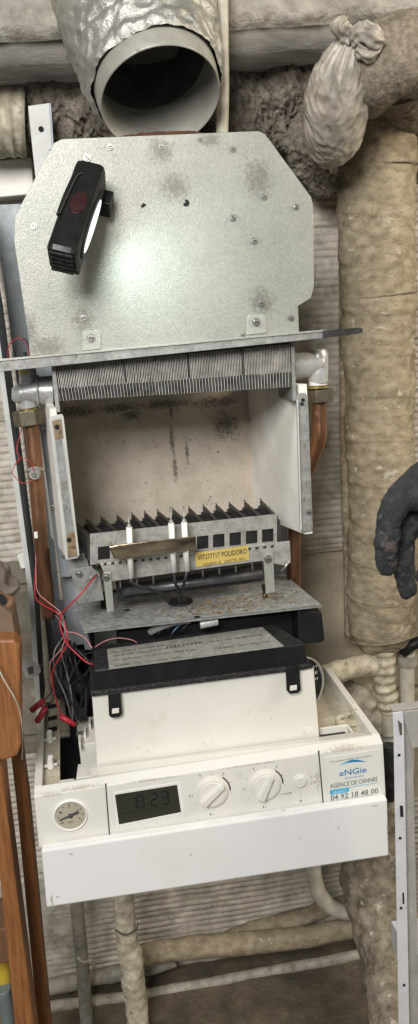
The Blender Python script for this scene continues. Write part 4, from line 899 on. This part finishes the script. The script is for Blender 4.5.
pp('broken_wrapped_pipe', 'thin sloping pipe with ragged wrapping above the thick level one', 'pipe', [(160,962,-.01),(205,945,-.01),(245,932,-.015),(288,922,-.015),(330,908,-.01),(345,902,-.01)], [.008,.010,.013,.017,.012,.012], LAG, 28, 14, lambda p, a, s: .003*nz(p, 40)+.0015*nz(p, 100), 'level pipes near the floor')
pp('cream_elbow_pipe', 'smooth cream pipe curving from the boiler to the right', 'pipe', [(312,850,-.09),(314,875,-.09),(319,893,-.09),(330,906,-.088),(345,912,-.085),(366,913,-.08),(390,911,-.075)], .0125, PIPEW, 28, 10)
# ================================================================== wooden stepladder, lower left
sl_ = thing('wooden_stepladder', 'orange brown wooden stepladder at the lower left edge', 'stepladder', W(20,1060,-.34))
mb = MB(); mb.slab([(-30,640),(14,640),(20,646),(21,745),(17,756),(8,760),(-30,764)], -.36, .028, WOOD); mb.build('top_block', sl_, bevel=.003)
mb = MB(); mb.slab([(-18,756),(2,756),(6,800),(36,1040),(55,1200),(34,1200),(16,1040),(-8,800)], -.345, .04, WOOD); mb.build('front_rail', sl_, bevel=.0025)
mb = MB(); mb.slab([(9,740),(21,740),(29,800),(52,1040),(68,1200),(54,1200),(39,1040),(16,800)], -.27, .025, WOOD); mb.build('rear_rail', sl_, bevel=.002)
mb = MB(); mb.slab([(-30,934),(10,928),(13,962),(-30,969)], -.335, .06, WOODD); mb.build('step', sl_, bevel=.002)
mb = MB(); mb.slab([(-10,770),(6,790),(34,1040),(-10,1030)], -.255, .004, WOODD); mb.bm.free()
mb = MB(); mb.slab([(-30,560),(-8,600),(12,615),(18,652),(-30,652)], -.33, .05, CARD); o = mb.build('cardboard_box', bevel=.001); tag(o, 'brown cardboard box on top of the wooden ladder', 'box')
o = lump([W(-26,578,-.26), W(-10,585,-.26), W(0,592,-.26), W(7,600,-.26)], [.024,.020,.015,.007], RAG, .011, 34, 90, 24, ridged=True, amp2=.004, f2=70).build('crumpled_rag', nofix=True); tag(o, 'crumpled grey rag above the cardboard box', 'rag')
mb = MB(); mb.tube([W(12,605,-.31), W(2,602,-.31), W(-14,598,-.31)], [.010,.010,.010], WOODD, 20, True, 3); mb.disc(W(0,600,-.322), (.0,-1,0), .007, .0005, HOLE, 20); o = mb.build('brown_tube', nofix=True); tag(o, 'short brown tube lying by the grey rag', 'tube')
pp('cord', 'thin pale cord hanging over the ladder top', 'cord', [(-6,660,-.37),(4,680,-.372),(14,697,-.37),(20,712,-.36),(22,735,-.35),(22,760,-.33)], .0008, PIPEW, 8, 8)
hs = thing('yellow_hose', 'yellow hose with grey sleeve behind the wooden ladder foot', 'hose', W(4,1050,-.29))
MB().tube([W(-10,940,-.29), W(0,958,-.29), W(5,985,-.29), W(9,1030,-.29)], .010, YEL, 20, True, 8).build('hose', hs, nofix=True)
MB().tube([W(3,988,-.305), W(7,1010,-.305), W(11,1050,-.305)], .009, M('sleeve_grey', (.16,.20,.20), None, 30, .5), 20, True, 6).build('sleeve', hs, nofix=True)
# wall side bits on the left
mb = MB(); mb.slab([(17,556),(24,553),(27,560),(26,568),(21,569)], 0, .015, CERAM); o = mb.build('plaster_chip', bevel=.001); tag(o, 'small white plaster lump on the wall left of the boiler', 'plaster lump')

# ================================================================== steel stand, lower right
ss = thing('steel_stepladder', 'pale steel stepladder frame with punched holes at lower right', 'stepladder', W(410,1100,-.42))
mb = MB(); z = W(394,712,-.44).z
mb.slab([(393,713),(403,711),(404,718),(410,1040),(414,1200),(402,1200),(399,1040),(394,740)], -.44, .002, ALU)
mb.build('post', ss, bevel=.0008)
mb = MB(); mb.slab([(404,716),(412,735),(413,745),(420,1040),(424,1200),(414,1200),(410,1040)], -.43, .03, ALUD); mb.build('post_return', ss, bevel=.0008)
tl = W(393,711,-.44); mb = MB(); k0 = W(404,711,-.44)
q = [tl, W(470,700,-.44), W(470,722,-.44), W(418,730,-.44), W(406,716,-.44)]
a = [tl+V((0,0,.001)), W(480,699,-.44), W(480,699,-.44)+V((0,.014,0)), tl+V((.0,.014,.001))]
mb.hexa(a, [p-V((0,0,.002)) for p in a], ALUD); mb.slab([(404,712),(480,700),(480,740),(412,748),(405,722)], -.441, .0015, ALUD); mb.build('top_step', ss, bevel=.0006)
mb = MB(); mb.slab([(409,955),(470,948),(470,975),(410,982)], -.40, .06, ALU); mb.build('lower_step', ss, bevel=.001)
mb = MB()
for px, py in ((399,755),(400,838),(401,908),(404,985)): mb.disc(W(px, py, -.4405), (0,-1,0), .0017, .0006, HOLE, 14)
mb.slab([(400,806),(403,806),(403.5,817),(400.5,817)], -.4408, .0008, HOLE); mb.slab([(402.5,893),(404,893),(404.5,904),(403,904)], -.4408, .0008, HOLE); mb.slab([(398,720),(402,724),(402,735),(400,735)], -.4408, .0008, SOOT)
mb.many('punched_hole', ss)

# ================================================================== gloved hand
pr = thing('person', "person's hand in a dark worn work glove, fingers hanging down at right edge", 'person', W(405,600,-.5))
def hand():
    yh = -.50
    P = lambda x, y, dy=0: W(x, y, yh+dy)
    verts, edges, rad = [], [], []
    def add(p, r, par=None):
        verts.append(p); rad.append(r); i = len(verts)-1
        if par is not None: edges.append((par, i))
        return i
    el = add(P(640,330,.02), .040); fa = add(P(540,415,.02), .034, el); wr = add(P(478,462,.01), .031, fa)
    pm = add(P(438,490,0), .036, wr)
    k1 = add(P(397,495,-.012), .0155, pm); a = add(P(389,522,-.014), .0130, k1); b = add(P(386,550,-.008), .0118, a); add(P(387,574,0), .0088, b)
    k2 = add(P(414,502,.006), .0155, pm); a = add(P(401,542,.008), .0128, k2); b = add(P(404,572,.014), .0112, a); add(P(409,598,.02), .0085, b)
    k3 = add(P(436,518,.024), .0130, pm); a = add(P(444,556,.028), .0105, k3); b = add(P(442,584,.03), .0095, a); add(P(438,604,.034), .0078, b)
    k4 = add(P(452,516,.04), .0120, pm); a = add(P(464,552,.046), .0095, k4); b = add(P(464,575,.05), .0085, a); add(P(458,592,.05), .0070, b)
    t1 = add(P(452,522,-.03), .0140, pm); a = add(P(436,556,-.036), .0110, t1); add(P(421,585,-.034), .0085, a)
    me = bpy.data.meshes.new('gloved_hand'); me.from_pydata([tuple(v) for v in verts], edges, []); me.materials.append(GLOVE)
    o = bpy.data.objects.new('gloved_hand', me); COL.objects.link(o); setp(o, pr)
    sk = o.modifiers.new('skin', 'SKIN'); sk.use_smooth_shade = True
    for i, r in enumerate(rad): me.skin_vertices[0].data[i].radius = (r, r)
    me.skin_vertices[0].data[wr].use_root = True
    s = o.modifiers.new('sub', 'SUBSURF'); s.levels = s.render_levels = 3
    tx = bpy.data.textures.new('wrinkle', 'CLOUDS'); tx.noise_scale = .009; tx.noise_depth = 2
    d = o.modifiers.new('wrinkles', 'DISPLACE'); d.texture = tx; d.strength = .005; d.texture_coords = 'LOCAL'; d.mid_level = .5
hand()
